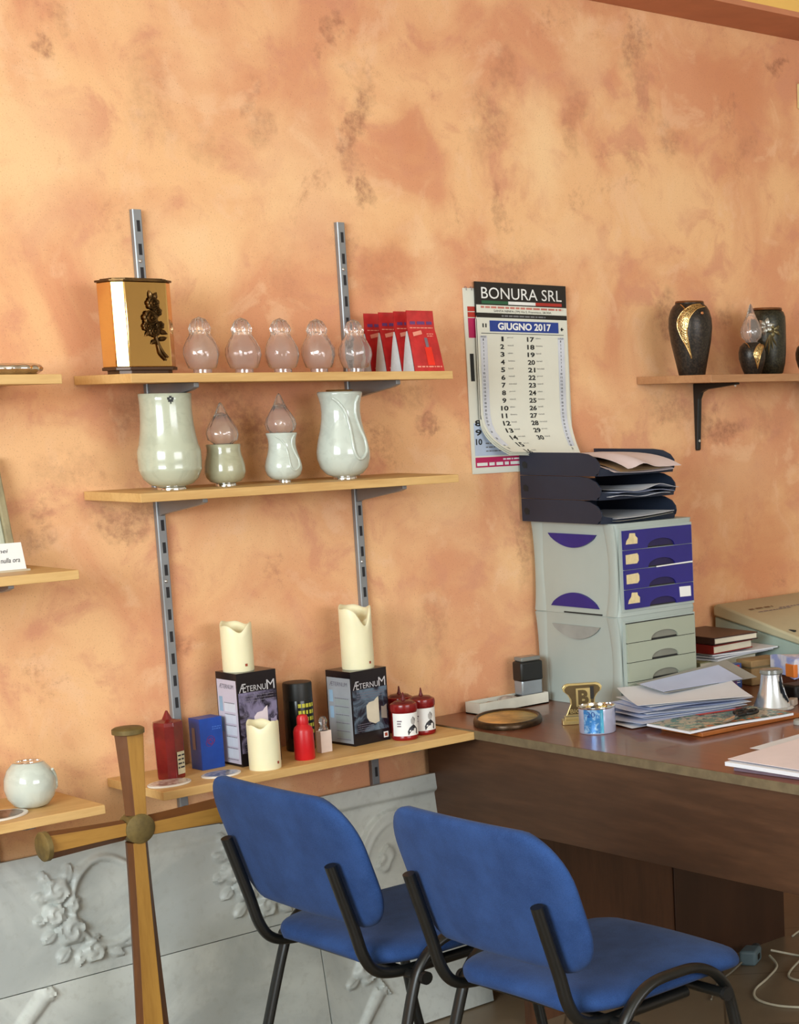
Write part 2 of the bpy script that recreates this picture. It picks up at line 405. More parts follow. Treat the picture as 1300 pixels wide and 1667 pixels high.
def track(label, x, z0, z1):
    w, d = 0.021, 0.013
    mb = MB(); mb.prism([(-w/2, 0), (-w/2, -d + .002), (-w/2 + .002, -d), (w/2 - .002, -d), (w/2, -d + .002), (w/2, 0)], 0, z1 - z0)
    n = int((z1 - z0 - 0.03) / 0.05)
    for i in range(n):      # punched slots
        z = (z1 - z0) - 0.035 - i * 0.05
        mb.b2(-.003, 0.0045, -d - .0004, -d + .001, z - .012, z + .012, mi=1)
    root = mb.obj('shelf_track', [M_STEEL, M_SLOT], smooth=False, loc=(x, -0.001, z0)); tag(root, label, 'shelf track')
    for i in range(1, n, 7):
        q = MB().lathe([(0.004, 0), (.004, .001), (.0025, .002), (0, .0023)], 12)
        q.obj('screw', M_SCREW, root, loc=(-0.002, -d, (z1 - z0) - 0.060 - i * 0.05), rot=(PI / 2, 0, 0))
    return root
def bracket(label, x, top, L=0.205):
    mb = MB()
    mb.prism([(-0.014, 0), (-0.014, -0.045), (-0.03, -0.040), (-L + .02, -0.016), (-L, -0.010), (-L, 0)], -0.006, 0.006, 'yz')
    o = mb.obj('shelf_bracket', M_STEEL, bevel=0.0012, smooth=False, loc=(x, 0, top)); return tag(o, label, 'bracket')
track('left slotted steel track behind the gold urn', 2.031, 0.47, 1.972)
track('right slotted steel track with its top above the fifth glass globe', 2.541, 0.47, 1.972)
track('slotted steel track carrying the shelves at the far left edge', 1.602, 0.47, 1.972)
for x, nm in ((2.031, 'left'), (2.541, 'right')):
    for z, lv in ((1.5975, 'top'), (1.3525, 'middle'), (0.7225, 'lowest')):
        bracket(f'grey steel bracket under the {lv} shelf on the {nm} track', x, z)
for z, lv in ((1.5975, 'silver dish'), (1.2075, 'framed picture'), (0.7205, 'round cream bowl')):
    bracket(f'grey steel bracket under the far left shelf that holds the {lv}', 1.602, z)

def iron_bracket(label, x, top, L=0.175, H=0.19):
    mb = MB()
    mb.prism([(0, 0), (0, -H), (-.004, -H - .004), (-.009, -H), (-.020, -.045), (-.030, -.026), (-.050, -.018), (-L, -.006), (-L, 0)], -0.0075, 0.0075, 'yz')
    root = mb.obj('shelf_bracket', M_BLACK, bevel=0.002, smooth=False, loc=(x, -0.001, top)); tag(root, label, 'bracket')
    for (y, z) in ((-.0105, -.165), (-L + .012, -.008)):
        MB().lathe([(0.004, 0), (.004, .002), (0, .003)], 10).obj('screw', M_SCREW, root, loc=(0, y, z), rot=(PI / 2, 0, 0))
    return root
iron_bracket('black tapered iron bracket under the tan shelf with the black urns', 3.704, 1.579)
iron_bracket('second black iron bracket of the tan shelf, out past the right edge', 4.16, 1.579)

# ------------------------------------------------------------------ top shelf things
Z1, Z2, Z3 = 1.6165, 1.3715, 0.7415
M_GOLD = mat('polished_gold', (228, 188, 122), 0.09, 1.0, var=0.01)
M_GOLDB = mat('brushed_gold', (214, 164, 84), 0.25, 1.0, var=0.03)
M_BRONZE = mat('dark_bronze', (88, 64, 34), 0.38, 0.8, var=0.2, vscale=60)
M_BROWNPL = mat('dark_brown_plinth', (66, 42, 24), 0.35, 0.3)
def rose(mb, c, R, n=3, mi=None, tilt=None):
    """layered cupped petals facing -y around c"""
    for ring in range(n):
        k = 3 + ring * 2; rr = R * (0.25 + 0.75 * ring / max(1, n - 1))
        for i in range(k):
            a = 2 * PI * i / k + ring * 0.6
            def P(u, v, a=a, rr=rr, ring=ring):
                th = a + (u - .5) * 2 * PI / k * 1.35; r = rr * (0.45 + 0.62 * v - 0.25 * (2 * u - 1) ** 2 * v)
                return (c[0] + r * math.cos(th), c[1] - R * (0.75 - 0.28 * ring) - R * 0.30 * v + R * .25 * (v > .99), c[2] + r * math.sin(th))
            mb.grid(4, 3, P, mi, thick=(0, R * .08, 0))
    mb.lathe([(0, -R*.1), (R * .25, 0), (R * .22, R * .1), (0, R * .16)], 8, (c[0], c[1] - R * .7, c[2]), mi=mi)
def leaf(mb, base, tip, w, mi=None, bulge=0.004, th=0.0012):
    b = Vector(base); t = Vector(tip); d = t - b; side = d.cross(Vector((0, 1, 0))).normalized()
    def P(u, v):
        s = (2 * v - 1) * w * math.sin(PI * min(1, u * 0.96 + .02)) ** 0.8 * (1 - .35 * u)
        return b + d * u + side * s + Vector((0, -bulge * math.sin(PI * u) + bulge * .8 * abs(2 * v - 1), 0))
    mb.grid(6, 4, P, mi, thick=(0, th, 0))

g = thing('gold_urn', 'mirror gold chamfered urn with dark rose ornament on the top shelf', 'urn', (1.942, -0.140, Z1), math.radians(-.4))
def chamf(w, d, c): return [(-w/2 + c, -d/2), (w/2 - c, -d/2), (w/2, -d/2 + c), (w/2, d/2 - c), (w/2 - c, d/2), (-w/2 + c, d/2), (-w/2, d/2 - c), (-w/2, -d/2 + c)]
MB().prism(chamf(.132, .098, .020), 0.014, 0.190).obj('body', M_GOLD, g, bevel=0.0022, smooth=True, ang=30, seg=3)
lm = MB(); lm.prism(chamf(.138, .104, .021), 0.190, 0.194).prism(chamf(.12, .09, .02), .194, .197); lm.obj('lid', M_BRONZE, g, bevel=0.0006, smooth=False)
bm_ = MB(); bm_.prism(chamf(.136, .102, .021), 0.008, 0.0145).prism(chamf(.118, .086, .018), 0.0, 0.008); bm_.obj('base', M_BROWNPL, g, bevel=0.0008, smooth=False)
o = MB()
for (x, z, r) in ((.012, .145, .0135), (.004, .115, .016), (.010, .088, .012), (.020, .128, .010), (-.004, .098, .010), (.024, .100, .009)): rose(o, (x, -.052, z), r)
for (b, t_) in (((.012, -.052, .150), (.006, -.054, .172)), ((.014, -.052, .150), (.022, -.054, .168)), ((.006, -.052, .09), (-.010, -.054, .078)), ((.02, -.052, .09), (.040, -.054, .082)), ((.018, -.052, .07), (.038, -.054, .075)), ((.016, -.052, .07), (.002, -.054, .062))): leaf(o, b, t_, .006)
o.tube([(.012, -.053, .09), (.016, -.054, .065), (.026, -.054, .045), (.036, -.053, .034)], .0028, 8, smooth=4)
o.tube([(.016, -.053, .06), (.020, -.054, .042), (.032, -.053, .028)], .0022, 8, smooth=4)
o.obj('rose_ornament', M_BRONZE, g, ang=60)

M_GLASS = mat('clear_glass', (252, 248, 246), 0.04, trans=.93, ior=1.45, var=0.0)
def flame_profile(h, R, neck, t=0.0022):
    pts = [(neck * .9, 0), (neck * .9, .075), (neck * 1.35, .10), (R * .90, .20), (R, .33), (R * .97, .45), (R * .78, .58), (R * .56, .67), (R * .50, .73), (R * .56, .79), (R * .50, .87), (R * .34, .95), (0.0, 1.0)]
    out = [(r, z * h) for r, z in pts]
    inn = [(max(0, r - t), z * h) for r, z in pts[:9]] + [(0, .82 * h)]
    return out, inn
def glass_globe(name, label, x, y, rz, h=0.122, R=0.037, group=None, z=Z1):
    out, inn = flame_profile(h, R, R * .58)
    def fn(a, r, zz):
        k = zz / h
        if k < .15: return r
        amp = .035 if k < .62 else .09 + .16 * math.exp(-((k - .76) / .035) ** 2)
        return r * (1 + amp * math.cos(8 * a + 6 * k) * (1 if k < .97 else .3))
    mb = MB(); mb.lathe(list(reversed(inn)) + out, 48, fn=fn)
    o = mb.obj(name, M_GLASS, None, ang=60, loc=(x, y, z)); o.rotation_euler = (0, 0, rz)
    # fill the joint at the open foot
    tag(o, label, 'glass globe', group)
    return o
def mini(d):   # shift items a little: they all stand in the front half of the shelf
    return d
GL = [(330, 2.078, 'clear glass flame globe on the top shelf, first to the right of the gold urn'),
      (400, 2.181, 'clear glass flame globe on the top shelf, second to the right of the gold urn'),
      (460, 2.273, 'middle one of the five clear glass flame globes on the top shelf'),
      (521, 2.370, 'clear glass flame globe left of the one beside the red packets'),
      (579, 2.464, 'clear glass flame globe standing against the first red packet')]
for i, (_, x, lb) in enumerate(GL):
    glass_globe('glass_globe', lb, x, -0.152 + .006 * (i % 2), i * 0.5, group='clear glass flame globes')

M_RED = mat('red_printed_film', (188, 44, 44), 0.32, var=0.08, vscale=30, bump=0.3, bscale=90)
M_PURPLE = mat('violet_print', (104, 58, 110), 0.5)
M_PINK = mat('pale_pink_print', (232, 150, 128), 0.5)
M_BRIGHT = mat('bright_red_print', (232, 48, 30), 0.35)
M_GUSSET = mat('frosted_white_film', (198, 200, 202), 0.35, trans=0.15, var=0.04, vscale=40)
M_GREYP = mat('grey_print', (122, 108, 116), 0.5)
def packet(label, x, y):
    g = thing('candle_packet', label, 'packet', (x, y, Z1), 0, 'red candle packets')
    w, h, d = .074, .141, .044
    def face(u, v):  # front sheet, wedge shape
        z = v * h; yy = -d / 2 * (1 - min(1, v / .68)) ** .75 if v < .68 else 0
        fl = .004 * (1 - v) * math.sin(PI * u)
        return ((u - .5) * (w + .010 * (1 - v)) + .004 * (1 - v), yy - .0015 - fl, z)
    MB().grid(10, 18, face, thick=(0, .0006, 0)).obj('front_film', M_RED, g, ang=60)
    MB().grid(10, 18, lambda u, v: (face(u, v)[0], -face(u, v)[1], face(u, v)[2]), thick=(0, -.0006, 0)).obj('back_film', M_RED, g, ang=60)
    def side(u, v):
        vv = v * .66; hy = d / 2 * (1 - vv / .68) ** .75
        return (-(w + .010 * (1 - vv)) / 2 + .004 * (1 - vv) - .0012 - .004 * math.sin(PI * u) * (1 - v), (u * 2 - 1) * hy, vv * h)
    MB().grid(8, 14, side, thick=(.0005, 0, 0)).obj('side_gusset', M_GUSSET, g, ang=60)
    def F(xx, z, lift=.0009):
        p = face(xx / w + .5, z / h); return (p[0], p[1] - lift, z)
    pr = MB()
    dashes(pr, -.030, .030, .109, .007, F, mi=0, seed=3)
    dashes(pr, -.031, .031, .100, .0022, F, mi=1, seed=5)
    quad(pr, -.026, -.002, .084, .093, lambda a, b: F(a, b + (a + .014) * .22), mi=1, n=4)
    quad(pr, -.004, .014, .014, .056, F, mi=2, n=3, m=6)
    quad(pr, .000, .008, .056, .078, F, mi=3, n=2, m=3)
    dashes(pr, -.030, .032, .009, .003, F, mi=1, seed=9)
    dashes(pr, .010, .028, .086, .002, F, mi=1, seed=11); dashes(pr, .010, .026, .081, .002, F, mi=1, seed=12)
    pr.obj('print', [M_PURPLE, M_PINK, M_BRIGHT, M_GREYP], g, smooth=False)
    return g
packet('red candle packet at the front end of the row, whole front visible', 2.605, -0.213)
packet('red candle packet almost hidden behind the frontmost packet', 2.603, -0.166)
packet('red candle packet third from the front of the row', 2.600, -0.110)
packet('red candle packet at the back of the row behind the last glass globe', 2.600, -0.050)

M_SILVER = mat('polished_silver', (214, 210, 204), 0.12, 1.0, var=0.02)
d_ = MB(); d_.lathe([(0, 0), (.045, 0), (.056, .003), (.064, .009), (.066, .014), (.062, .020), (.054, .0235), (.046, .022), (.036, .012), (0, .008)], 84, fn=lambda a, r, z: r * (1 + .035 * math.cos(14 * a) * (r > .04)))
tag(d_.obj('silver_dish', M_SILVER, None, ang=60, loc=(1.668, -0.125, Z1)), 'shallow polished silver dish on the upper left shelf end', 'dish')

# ------------------------------------------------------------------ middle shelf things
def cream(name, col, rough=.18):
    if name in MATS: return MATS[name]
    t = NT(name); v = t.coords('Object')
    a = t.noise(v, 26, 5, .6, 1.2); b = t.noise(v, 9, 3, .5)
    f = t.math('ADD', t.math('MULTIPLY', t.maprange(a.outputs[0], .45, .62), .5), t.math('MULTIPLY', b.outputs[0], .5))
    c = rgb(*col); t.l(t.mix(f, tuple(x * 1.06 for x in c[:3]) + (1,), tuple(x * .88 for x in c[:3]) + (1,)), t.b.inputs['Base Color'])
    t.b.inputs['Roughness'].default_value = rough; t.b.inputs['Coat Weight'].default_value = .4; t.b.inputs['Coat Roughness'].default_value = .08
    MATS[name] = t.m; return t.m
M_CREAM = cream('cream_stone_ceramic', (182, 186, 164)); M_OLIVEC = cream('olive_cream_ceramic', (168, 166, 138)); M_WHITEC = cream('white_glazed_ceramic', (196, 203, 192), .12)
M_CHROME = mat('chrome', (225, 225, 225), 0.08, 1.0, var=0.0)

def urn_foot(g, r, h=.006):
    MB().lathe([(r, 0), (r, h * .7), (r * .96, h), (0, h)], 32).obj('foot', M_CHROME, g, ang=50)
g = thing('cream_urn', 'tall cream stone-look urn with a small dark clover emblem, left end of the middle shelf', 'urn', (1.987, -0.150, Z2), math.radians(-10))
urn_foot(g, .030)
MB().lathe([(.028, .006), (.044, .012), (.056, .024), (.0625, .040), (.0640, .044), (.0635, .047), (.0645, .060), (.0645, .080), (.0630, .088), (.0600, .096), (.0560, .120), (.0535, .145), (.0525, .170), (.0530, .190), (.0540, .203), (.0525, .2045), (0, .2045)], 56).obj('body', M_CREAM, g, ang=50)
e = MB()
R_ = .0535
def onurn(a0, zc, R):
    return lambda x, z: ((R + .0006) * math.sin(a0 + x / R), -(R + .0006) * math.cos(a0 + x / R), zc + z)
f = onurn(-.12, .192, .0532)
for k in range(5):
    a = PI / 2 + 2 * PI * k / 5
    e.grid(3, 3, lambda u, v, a=a: f(.0042 * math.cos(a) + (u - .5) * .0052, .0042 * math.sin(a) + (v - .5) * .0052))
quad(e, -.0012, .0012, -.010, .0, f)
e.obj('clover_emblem', M_BLACK, g, smooth=False)

def flame_glass(parent, z, h, R, ribs=10):
    out = [(R * .55, 0), (R * .6, h * .04), (R * .92, h * .12), (R, h * .26), (R * .93, h * .38), (R * .70, h * .53), (R * .44, h * .68), (R * .26, h * .83), (R * .12, h * .95), (0, h)]
    inn = [(max(.0005, r - .0018), zz) for r, zz in out[:7]] + [(0, h * .74)]
    MB().lathe(list(reversed(inn)) + out, 60, fn=lambda a, r, zz: r * (1 + .045 * math.cos(ribs * a + 9 * zz / h))).obj('glass_flame', M_GLASS, parent, ang=60, loc=(0, 0, z))
g = thing('votive_urn', 'small olive cream urn lamp with clear glass flame, beside the tall cream urn', 'urn lamp', (2.120, -0.140, Z2), 0)
urn_foot(g, .022)
MB().lathe([(.020, .006), (.032, .010), (.040, .019), (.0435, .032), (.0430, .036), (.0428, .044), (.0405, .056), (.037, .068), (.0355, .080), (.0365, .090), (.035, .092), (.02, .092), (.02, .088), (0, .088)], 48).obj('body', M_OLIVEC, g, ang=50)
flame_glass(g, .090, .094, .034)

def swirl_vase(name, label, x, y, S, rim, rz=0.0, cat='vase', fat=1.0):
    g = thing(name, label, cat, (x, y, Z2), rz)
    urn_foot(g, .026 * S, .006)
    prof = [(.026, .006), (.040, .012), (.052, .026), (.0580, .046), (.0585, .062), (.0545, .085), (.0480, .110), (.0440, .132), (.0425, .150), (.0435, .168), (.0465, .182), (.0490, .190), (.0490, .194), (.0470, .196), (.0400, .196), (.0400, .190), (0, .190)]
    zs = 1.0 * S if rim else 1.0 * S
    MB().lathe([(r * S * fat, .006 + (z - .006) * zs) for r, z in prof], 64).obj('body', M_WHITEC, g, ang=50)
    # raised leaf-shaped fold running round the side
    def path(t):   # angle, z
        pts = [(-.55, .182), (-.30, .172), (.02, .150), (.18, .118), (.20, .085), (.24, .060), (.42, .046), (.66, .050), (.86, .066), (.90, .090), (.74, .118), (.62, .145), (.66, .172), (.80, .186)]
        k = t * (len(pts) - 1); i = min(int(k), len(pts) - 2); f = k - i
        p = catmull([Vector((a, z, 0)) for a, z in pts], 8)[min(int(t * (len(pts) - 1) * 8), (len(pts) - 1) * 8)]
        return p.x, p.y
    def rad(z):
        for (r0, z0), (r1, z1) in zip(prof, prof[1:13]):
            if z0 <= z <= z1: return r0 + (r1 - r0) * (z - z0) / (z1 - z0)
        return .049
    pts = []
    for i in range(105):
        a, z = path(i / 104); r = rad(z) + .0002
        pts.append((r * S * fat * math.sin(a), -r * S * fat * math.cos(a), .006 + (z - .006) * zs))
    m = MB(); m.tube(pts, .0036 * S, 10); m.obj('leaf_fold', M_WHITEC, g, ang=70)
    if rim:
        MB().lathe([(.030, .1955), (.031, .199), (.031, .204), (.029, .206), (0, .206)], 36).obj('silver_rim', M_CHROME, g, ang=50)
    return g
swirl_vase('tall_vase', 'tall glossy white vase with raised leaf fold and silver rim on the middle shelf', 2.420, -0.145, 1.03, True, math.radians(-22))
g = swirl_vase('votive_vase', 'small glossy white swirl vase lamp with clear glass flame, left of the tall white vase', 2.268, -0.135, .56, False, math.radians(-22), 'vase lamp', 1.24)
flame_glass(g, .107, .094, .033)
MB().lathe([(.026, .1055), (.031, .107), (.030, .110), (.026, .111), (.024, .1055)], 36).obj('collar', M_WHITEC, g, ang=50)

# ------------------------------------------------------------------ left shelves
M_OLIVEF = mat('olive_grey_frame', (152, 140, 106), 0.45, var=.1, vscale=20)
g = thing('framed_picture', 'olive grey moulded picture frame leaning on the wall at the left edge', 'frame', (1.575, -0.068, 1.2265), 0)
fr = MB(); W_, H_ = .21, .232
def frame_ring(mb, w, h, t, y0, y1, mi=0):
    mb.b2(-w/2, -w/2 + t, y0, y1, 0, h, mi).b2(w/2 - t, w/2, y0, y1, 0, h, mi).b2(-w/2 + t, w/2 - t, y0, y1, 0, t, mi).b2(-w/2 + t, w/2 - t, y0, y1, h - t, h, mi)
frame_ring(fr, W_, H_, .016, -.008, .006); o = fr.obj('outer_moulding', M_OLIVEF, g, bevel=.003, smooth=False)
f2 = MB(); frame_ring(f2, W_ - .032, H_ - .032, .012, -.003, .006); o2 = f2.obj('inner_moulding', M_CREAM, g, bevel=.003, smooth=False, loc=(0, 0, .016))
o3 = MB().b2(-.078, .078, .0, .004, .028, H_ - .028).obj('panel', mat('grey_green_panel', (158, 156, 132), .5), g, smooth=False)
g.rotation_euler = (math.radians(-13), 0, 0)
M_CARD = mat('white_card', (235, 235, 232), .6, var=.01); M_INK = mat('dark_ink', (40, 40, 48), .7)
g = thing('message_card', 'small white card with handwriting propped before the olive frame', 'card', (1.604, -0.150, 1.2265), math.radians(3))
c_ = MB(); c_.b2(-.058, .058, -.001, .001, .0, .058); cc = c_.obj('card', M_CARD, g, smooth=False); cc.rotation_euler = (math.radians(-14), 0, 0)
t_ = MB(); add_text(t_, 'sempre nei', -.045, .028, .036, .046, y=-.0016, shear=.3); add_text(t_, 'nostri cuori nulla ora', -.050, .048, .018, .028, y=-.0016, shear=.3)
tt = t_.obj('handwriting', M_INK, g, smooth=False); tt.rotation_euler = (math.radians(-14), 0, 0)
MB().b2(-.060, .062, -.020, .020, 0, .0035).obj('base', mat('beige_card_base', (190, 176, 150), .6), g, smooth=False, loc=(0, .012, 0))

g = thing('round_bowl', 'round cream marbled bowl with open top on the lower left shelf', 'bowl', (1.634, -0.135, .7395), 0)
MB().lathe([(.020, 0), (.034, .006), (.045, .022), (.0495, .042), (.0480, .062), (.041, .080), (.031, .092), (.027, .094), (.024, .092), (.032, .080), (.040, .06), (.035, .03), (0, .02)], 56).obj('body', M_WHITEC, g, ang=60)
MB().lathe([(.0275, .0935), (.0285, .095), (.026, .0965), (.022, .095), (.021, .088), (.0235, .088)], 40).obj('silver_rim', M_CHROME, g, ang=60)
lf = MB(); pts = [Vector((.0475 * math.sin(a), -.0475 * math.cos(a), z)) for a, z in ((.75, .078), (1.0, .066), (1.15, .052), (1.1, .040), (.95, .036))]
for i, p in enumerate(pts): p.x *= (1.0, 1.02, 1.045, 1.035, 1.02)[i]; p.y *= (1.0, 1.02, 1.045, 1.035, 1.02)[i]
lf.tube(pts, .0028, 8, smooth=6); lf.obj('leaf_fold', M_WHITEC, g, ang=70)

M_CERAM = mat('white_enamel', (226, 220, 210), .15, var=.01)
def portrait_mat(name, a, b):
    if name in MATS: return MATS[name]
    t = NT(name); v = t.coords('Object'); n = t.noise(v, 55, 3, .6, .5)
    t.l(t.mix(t.maprange(n.outputs[0], .42, .58), rgb(*a), rgb(*b)), t.b.inputs['Base Color']); t.b.inputs['Roughness'].default_value = .15
    MATS[name] = t.m; return t.m
def plaque(label, x, y, z, a, b, rz, ma):
    g = thing('oval_plaque', label, 'plaque', (x, y, z), rz)
    e = lambda A, B, n=48: [(A * math.cos(2 * PI * k / n), B * math.sin(2 * PI * k / n)) for k in range(n)]
    MB().prism(e(a, b), 0, .004).obj('plate', M_CERAM, g, bevel=.0012, smooth=False)
    MB().prism(e(a * .84, b * .84), .0038, .0046).obj('photograph', ma, g, smooth=False)
plaque('oval ceramic photo plaque lying left of the round cream bowl', 1.548, -.170, .7395, .062, .045, .2, portrait_mat('dark_portrait', (60, 48, 42), (120, 96, 84)))
plaque('oval ceramic photo plaque lying before the dark red candle', 1.912, -.178, Z3, .048, .036, .1, portrait_mat('rosy_portrait', (168, 140, 130), (206, 190, 180)))
plaque('bluish oval photo plaque lying before the blue box', 2.030, -.185, Z3, .045, .034, .1, portrait_mat('bluish_portrait', (120, 130, 150), (176, 178, 186)))

# ------------------------------------------------------------------ lowest shelf things
M_WAX = mat('ivory_wax', (236, 228, 190), .42, sss=.25, var=.015, vscale=12)
M_WICK = mat('wick', (60, 50, 40), .9)
def pillar(label, x, y, z, R, H, notch, rz=0.0, dip=.022, sticker=None):
    """LED-style wax pillar with a melted dip in its rim"""
    g = thing('pillar_candle', label, 'candle', (x, y, z), rz)
    mb = MB(); n = 64
    def top(a):
        d = (a - notch + PI) % (2 * PI) - PI
        return H - dip * math.exp(-(d / .50) ** 2) - .004 * math.sin(2 * a + 1) - .002 * math.sin(5 * a)
    prof = []
    rings = []
    vs = []; fs = []
    def ring(fr, fz):
        i0 = len(vs)
        for k in range(n):
            a = 2 * PI * k / n; r = fr; vs.append((r * math.cos(a), r * math.sin(a), fz(a)))
        rings.append(i0)
    ring(R * .985, lambda a: 0.0); ring(R, lambda a: .003)
    for q in (.3, .6, .85): ring(R, lambda a, q=q: .003 + q * (top(a) - .006))
    ring(R, lambda a: top(a) - .003); ring(R - .0015, lambda a: top(a)); ring(R - .004, lambda a: top(a) - .001)
    ring(R - .007, lambda a: top(a) - .006); ring(R * .72, lambda a: min(top(a) - .008, H - .030)); ring(R * .4, lambda a: H - .036)
    for a, b in zip(rings, rings[1:]):
        for k in range(n): k2 = (k + 1) % n; fs.append((a + k, a + k2, b + k2, b + k))
    fs.append(tuple(range(n))[::-1]); fs.append(tuple(rings[-1] + k for k in range(n)))
    mb.add(vs, fs); mb.obj('wax', M_WAX, g, ang=60)
    MB().tube([(0, 0, H - .037), (.001, 0, H - .028), (.002, .001, H - .022)], .0011, 6).obj('wick', M_WICK, g)
    if sticker is not None:
        s = MB(); f = lambda xx, zz: ((R + .0004) * math.sin(sticker + xx / R), -(R + .0004) * math.cos(sticker + xx / R), zz)
        quad(s, -.003, .003, .012, .018, f, n=2); s.obj('sticker', mat('brown_sticker', (150, 60, 34), .5), g, smooth=False)
    return g
M_BOXB = mat('black_glossy_carton', (26, 22, 26), .22, var=.1)
M_LIL = mat('pale_lilac_print', (202, 196, 212), .45, var=.02); M_BLUEP = mat('light_blue_print', (150, 182, 208), .45)
M_LETT = mat('silver_lettering', (190, 186, 188), .4); M_LINEP = mat('dim_grey_print', (110, 104, 116), .5)
def smoke(name, c1, c2):
    if name in MATS: return MATS[name]
    t = NT(name); v = t.coords('Object'); n = t.noise(v, 22, 5, .6, 1.0)
    t.l(t.mix(t.maprange(n.outputs[0], .40, .62), rgb(*c1), rgb(*c2)), t.b.inputs['Base Color']); t.b.inputs['Roughness'].default_value = .22
    MATS[name] = t.m; return t.m
def candle_box(label, x, y, rz, w, d, h, side, sm, candle_col, wm):
    g = thing('candle_box', label, 'box', (x, y, Z3), rz)
    MB().b2(0, w, 0, d, 0, h).obj('carton', M_BOXB, g, bevel=.0008, smooth=False)
    # left (-x) face artwork
    s = MB(); L = lambda yy, zz: (-.0004, d - yy, zz)   # yy runs from the back edge to the front edge
    quad(s, .004, d - .003, .006, h - .016, L, mi=0)
    add_text(s, '\u00c6TERNUM', .014, d - .014, h - .036, h - .026, lambda a, b: (-.0008, d - a, b), mi=3)
    for k in range(5): quad(s, .03, d - .010, .018 + k * (h - .08) / 5, .018 + k * (h - .08) / 5 + (h - .08) / 5 * .8, lambda a, b: (-.0007, d - a, b), mi=1)
    for k in range(6): dashes(s, .030, d - .012, .014 + k * (h - .07) / 5.5, .0016, lambda a, b: (-.0010, d - a, b), mi=3, seed=k)
    for k in range(2): quad(s, .010, .024, h * .36 + k * h * .22, h * .52 + k * h * .22, lambda a, b: (-.0008, d - a, b), mi=2)
    s.obj('side_print', [side, mat('pale_blue_white_print', (214, 220, 232), .45) if sm == 'lil' else mat('grey_green_print', (150, 158, 158), .45), M_BLUEP, M_LINEP], g, smooth=False)
    # front (-y) artwork
    f = MB(); F = lambda a, b: (a, -.0004, b)
    quad(f, .002, w - .003, .03, h - .045, F, mi=0)
    add_text(f, '\u00c6', .004, .022, h - .044, h - .024, lambda a, b: (a, -.0009, b), mi=1)
    add_text(f, 'TERNU', .022, w - .028, h - .043, h - .030, lambda a, b: (a, -.0009, b), mi=1)
    add_text(f, 'M', w - .026, w - .006, h - .044, h - .022, lambda a, b: (a, -.0009, b), mi=1)
    for k in range(3): dashes(f, .014, w - .010, h - .054 - k * .006, .0014, lambda a, b: (a, -.0009, b), mi=2, seed=20 + k)
    # printed pictures of two burning pillar candles
    cx = w * .48; n = 14
    top = [(w * .72, h * .62), (w * .66, h * .60), (w * .60, h * .57), (w * .46, h * .56), (w * .38, h * .52)]
    f.prism([(w * .38, h * .36), (w * .44, h * .30), (w * .60, h * .26), (w * .72, h * .28)] + top, -.0011, -.0004, 'xz', mi=3)
    f.prism([(w * .78, h * .32), (w * .94, h * .30), (w * .94, h * .50), (w * .86, h * .47), (w * .79, h * .48)], -.0010, -.0004, 'xz', mi=4)
    for k in range(4): dashes(f, .012, w * .55, .034 + k * .005, .0014, lambda a, b: (a, -.0009, b), mi=2, seed=30 + k)
    if sm != 'lil':
        quad(f, w - .020, w - .006, .008, .022, lambda a, b: (a, -.0012, b), mi=5); quad(f, w - .017, w - .009, .011, .019, lambda a, b: (a, -.0015, b), mi=6)
    f.obj('front_print', [smoke('violet_smoke_print' if sm == 'lil' else 'blue_smoke_print', (30, 26, 36), (126, 118, 146) if sm == 'lil' else (96, 112, 128)), M_LETT, M_LINEP, candle_col, wm, M_CARD, mat('brown_sticker', (150, 60, 34), .5)], g, smooth=False)
    return g
candle_box('tall black carton printed with white candles and lilac side, under the shorter wax pillar', 2.103, -.150, math.radians(1), .100, .085, .212, M_LIL, 'lil', mat('pinkish_white_print', (214, 200, 206), .4), mat('grey_lilac_print', (150, 142, 168), .4))
candle_box('black carton with grey side and brown square badge, under the taller wax pillar', 2.391, -.158, math.radians(5), .106, .092, .178, mat('grey_side_print', (156, 160, 166), .45), 'grey', mat('cream_print', (206, 196, 174), .4), mat('tan_print', (140, 128, 116), .4))
pillar('shorter ivory wax pillar standing on the tall lilac-sided carton', 2.140, -.100, Z3 + .212, .034, .108, -PI/2 - .2, sticker=.0)
pillar('taller ivory wax pillar with a deep melted dip on the grey-sided carton', 2.447, -.108, Z3 + .178, .0375, .148, -PI/2 + .05, dip=.050, sticker=.25)
pillar('small ivory wax candle standing on the shelf before the tall carton', 2.129, -.201, Z3, .0345, .106, -PI/2 - .6, dip=.008, sticker=.4)

M_DKRED = mat('dark_red_wax', (112, 24, 24), .25, var=.12, vscale=25, coat=.3)
M_LABEL = mat('aged_label', (196, 186, 156), .6, var=.08, vscale=40)
g = thing('red_candle', 'dark red faceted candle with pointed tip and cream label on the lowest shelf', 'candle', (1.950, -.118, Z3), math.radians(22))
oct_ = lambda w, c: chamf(w, w, c)
mb = MB(); sec = [(0.050, 0), (.052, .004), (.056, .118), (.054, .126), (.036, .1285), (.020, .131), (.012, .140), (.004, .150)]
vs = []; fs = []
for w, z in sec:
    for (a, b) in oct_(w, w * .24): vs.append((a, b, z))
for i in range(len(sec) - 1):
    for k in range(8): k2 = (k + 1) % 8; fs.append((i * 8 + k, i * 8 + k2, (i + 1) * 8 + k2, (i + 1) * 8 + k))
fs.append(tuple(range(8))[::-1]); fs.append(tuple((len(sec) - 1) * 8 + k for k in range(8)))
mb.add(vs, fs).obj('wax', M_DKRED, g, bevel=.0015, smooth=False)
lb = MB(); f = lambda a, b: (a, -.0262 - b * .017, b)
quad(lb, -.010, .013, .010, .060, lambda a, b: (a, f(a, b)[1] - .0008, b), mi=0)
for k in range(4): dashes(lb, -.008, .012, .050 - k * .009, .0035, lambda a, b: (a, f(a, b)[1] - .0013, b), mi=1, seed=40 + k)
lb.obj('label', [M_LABEL, M_INK], g, smooth=False)

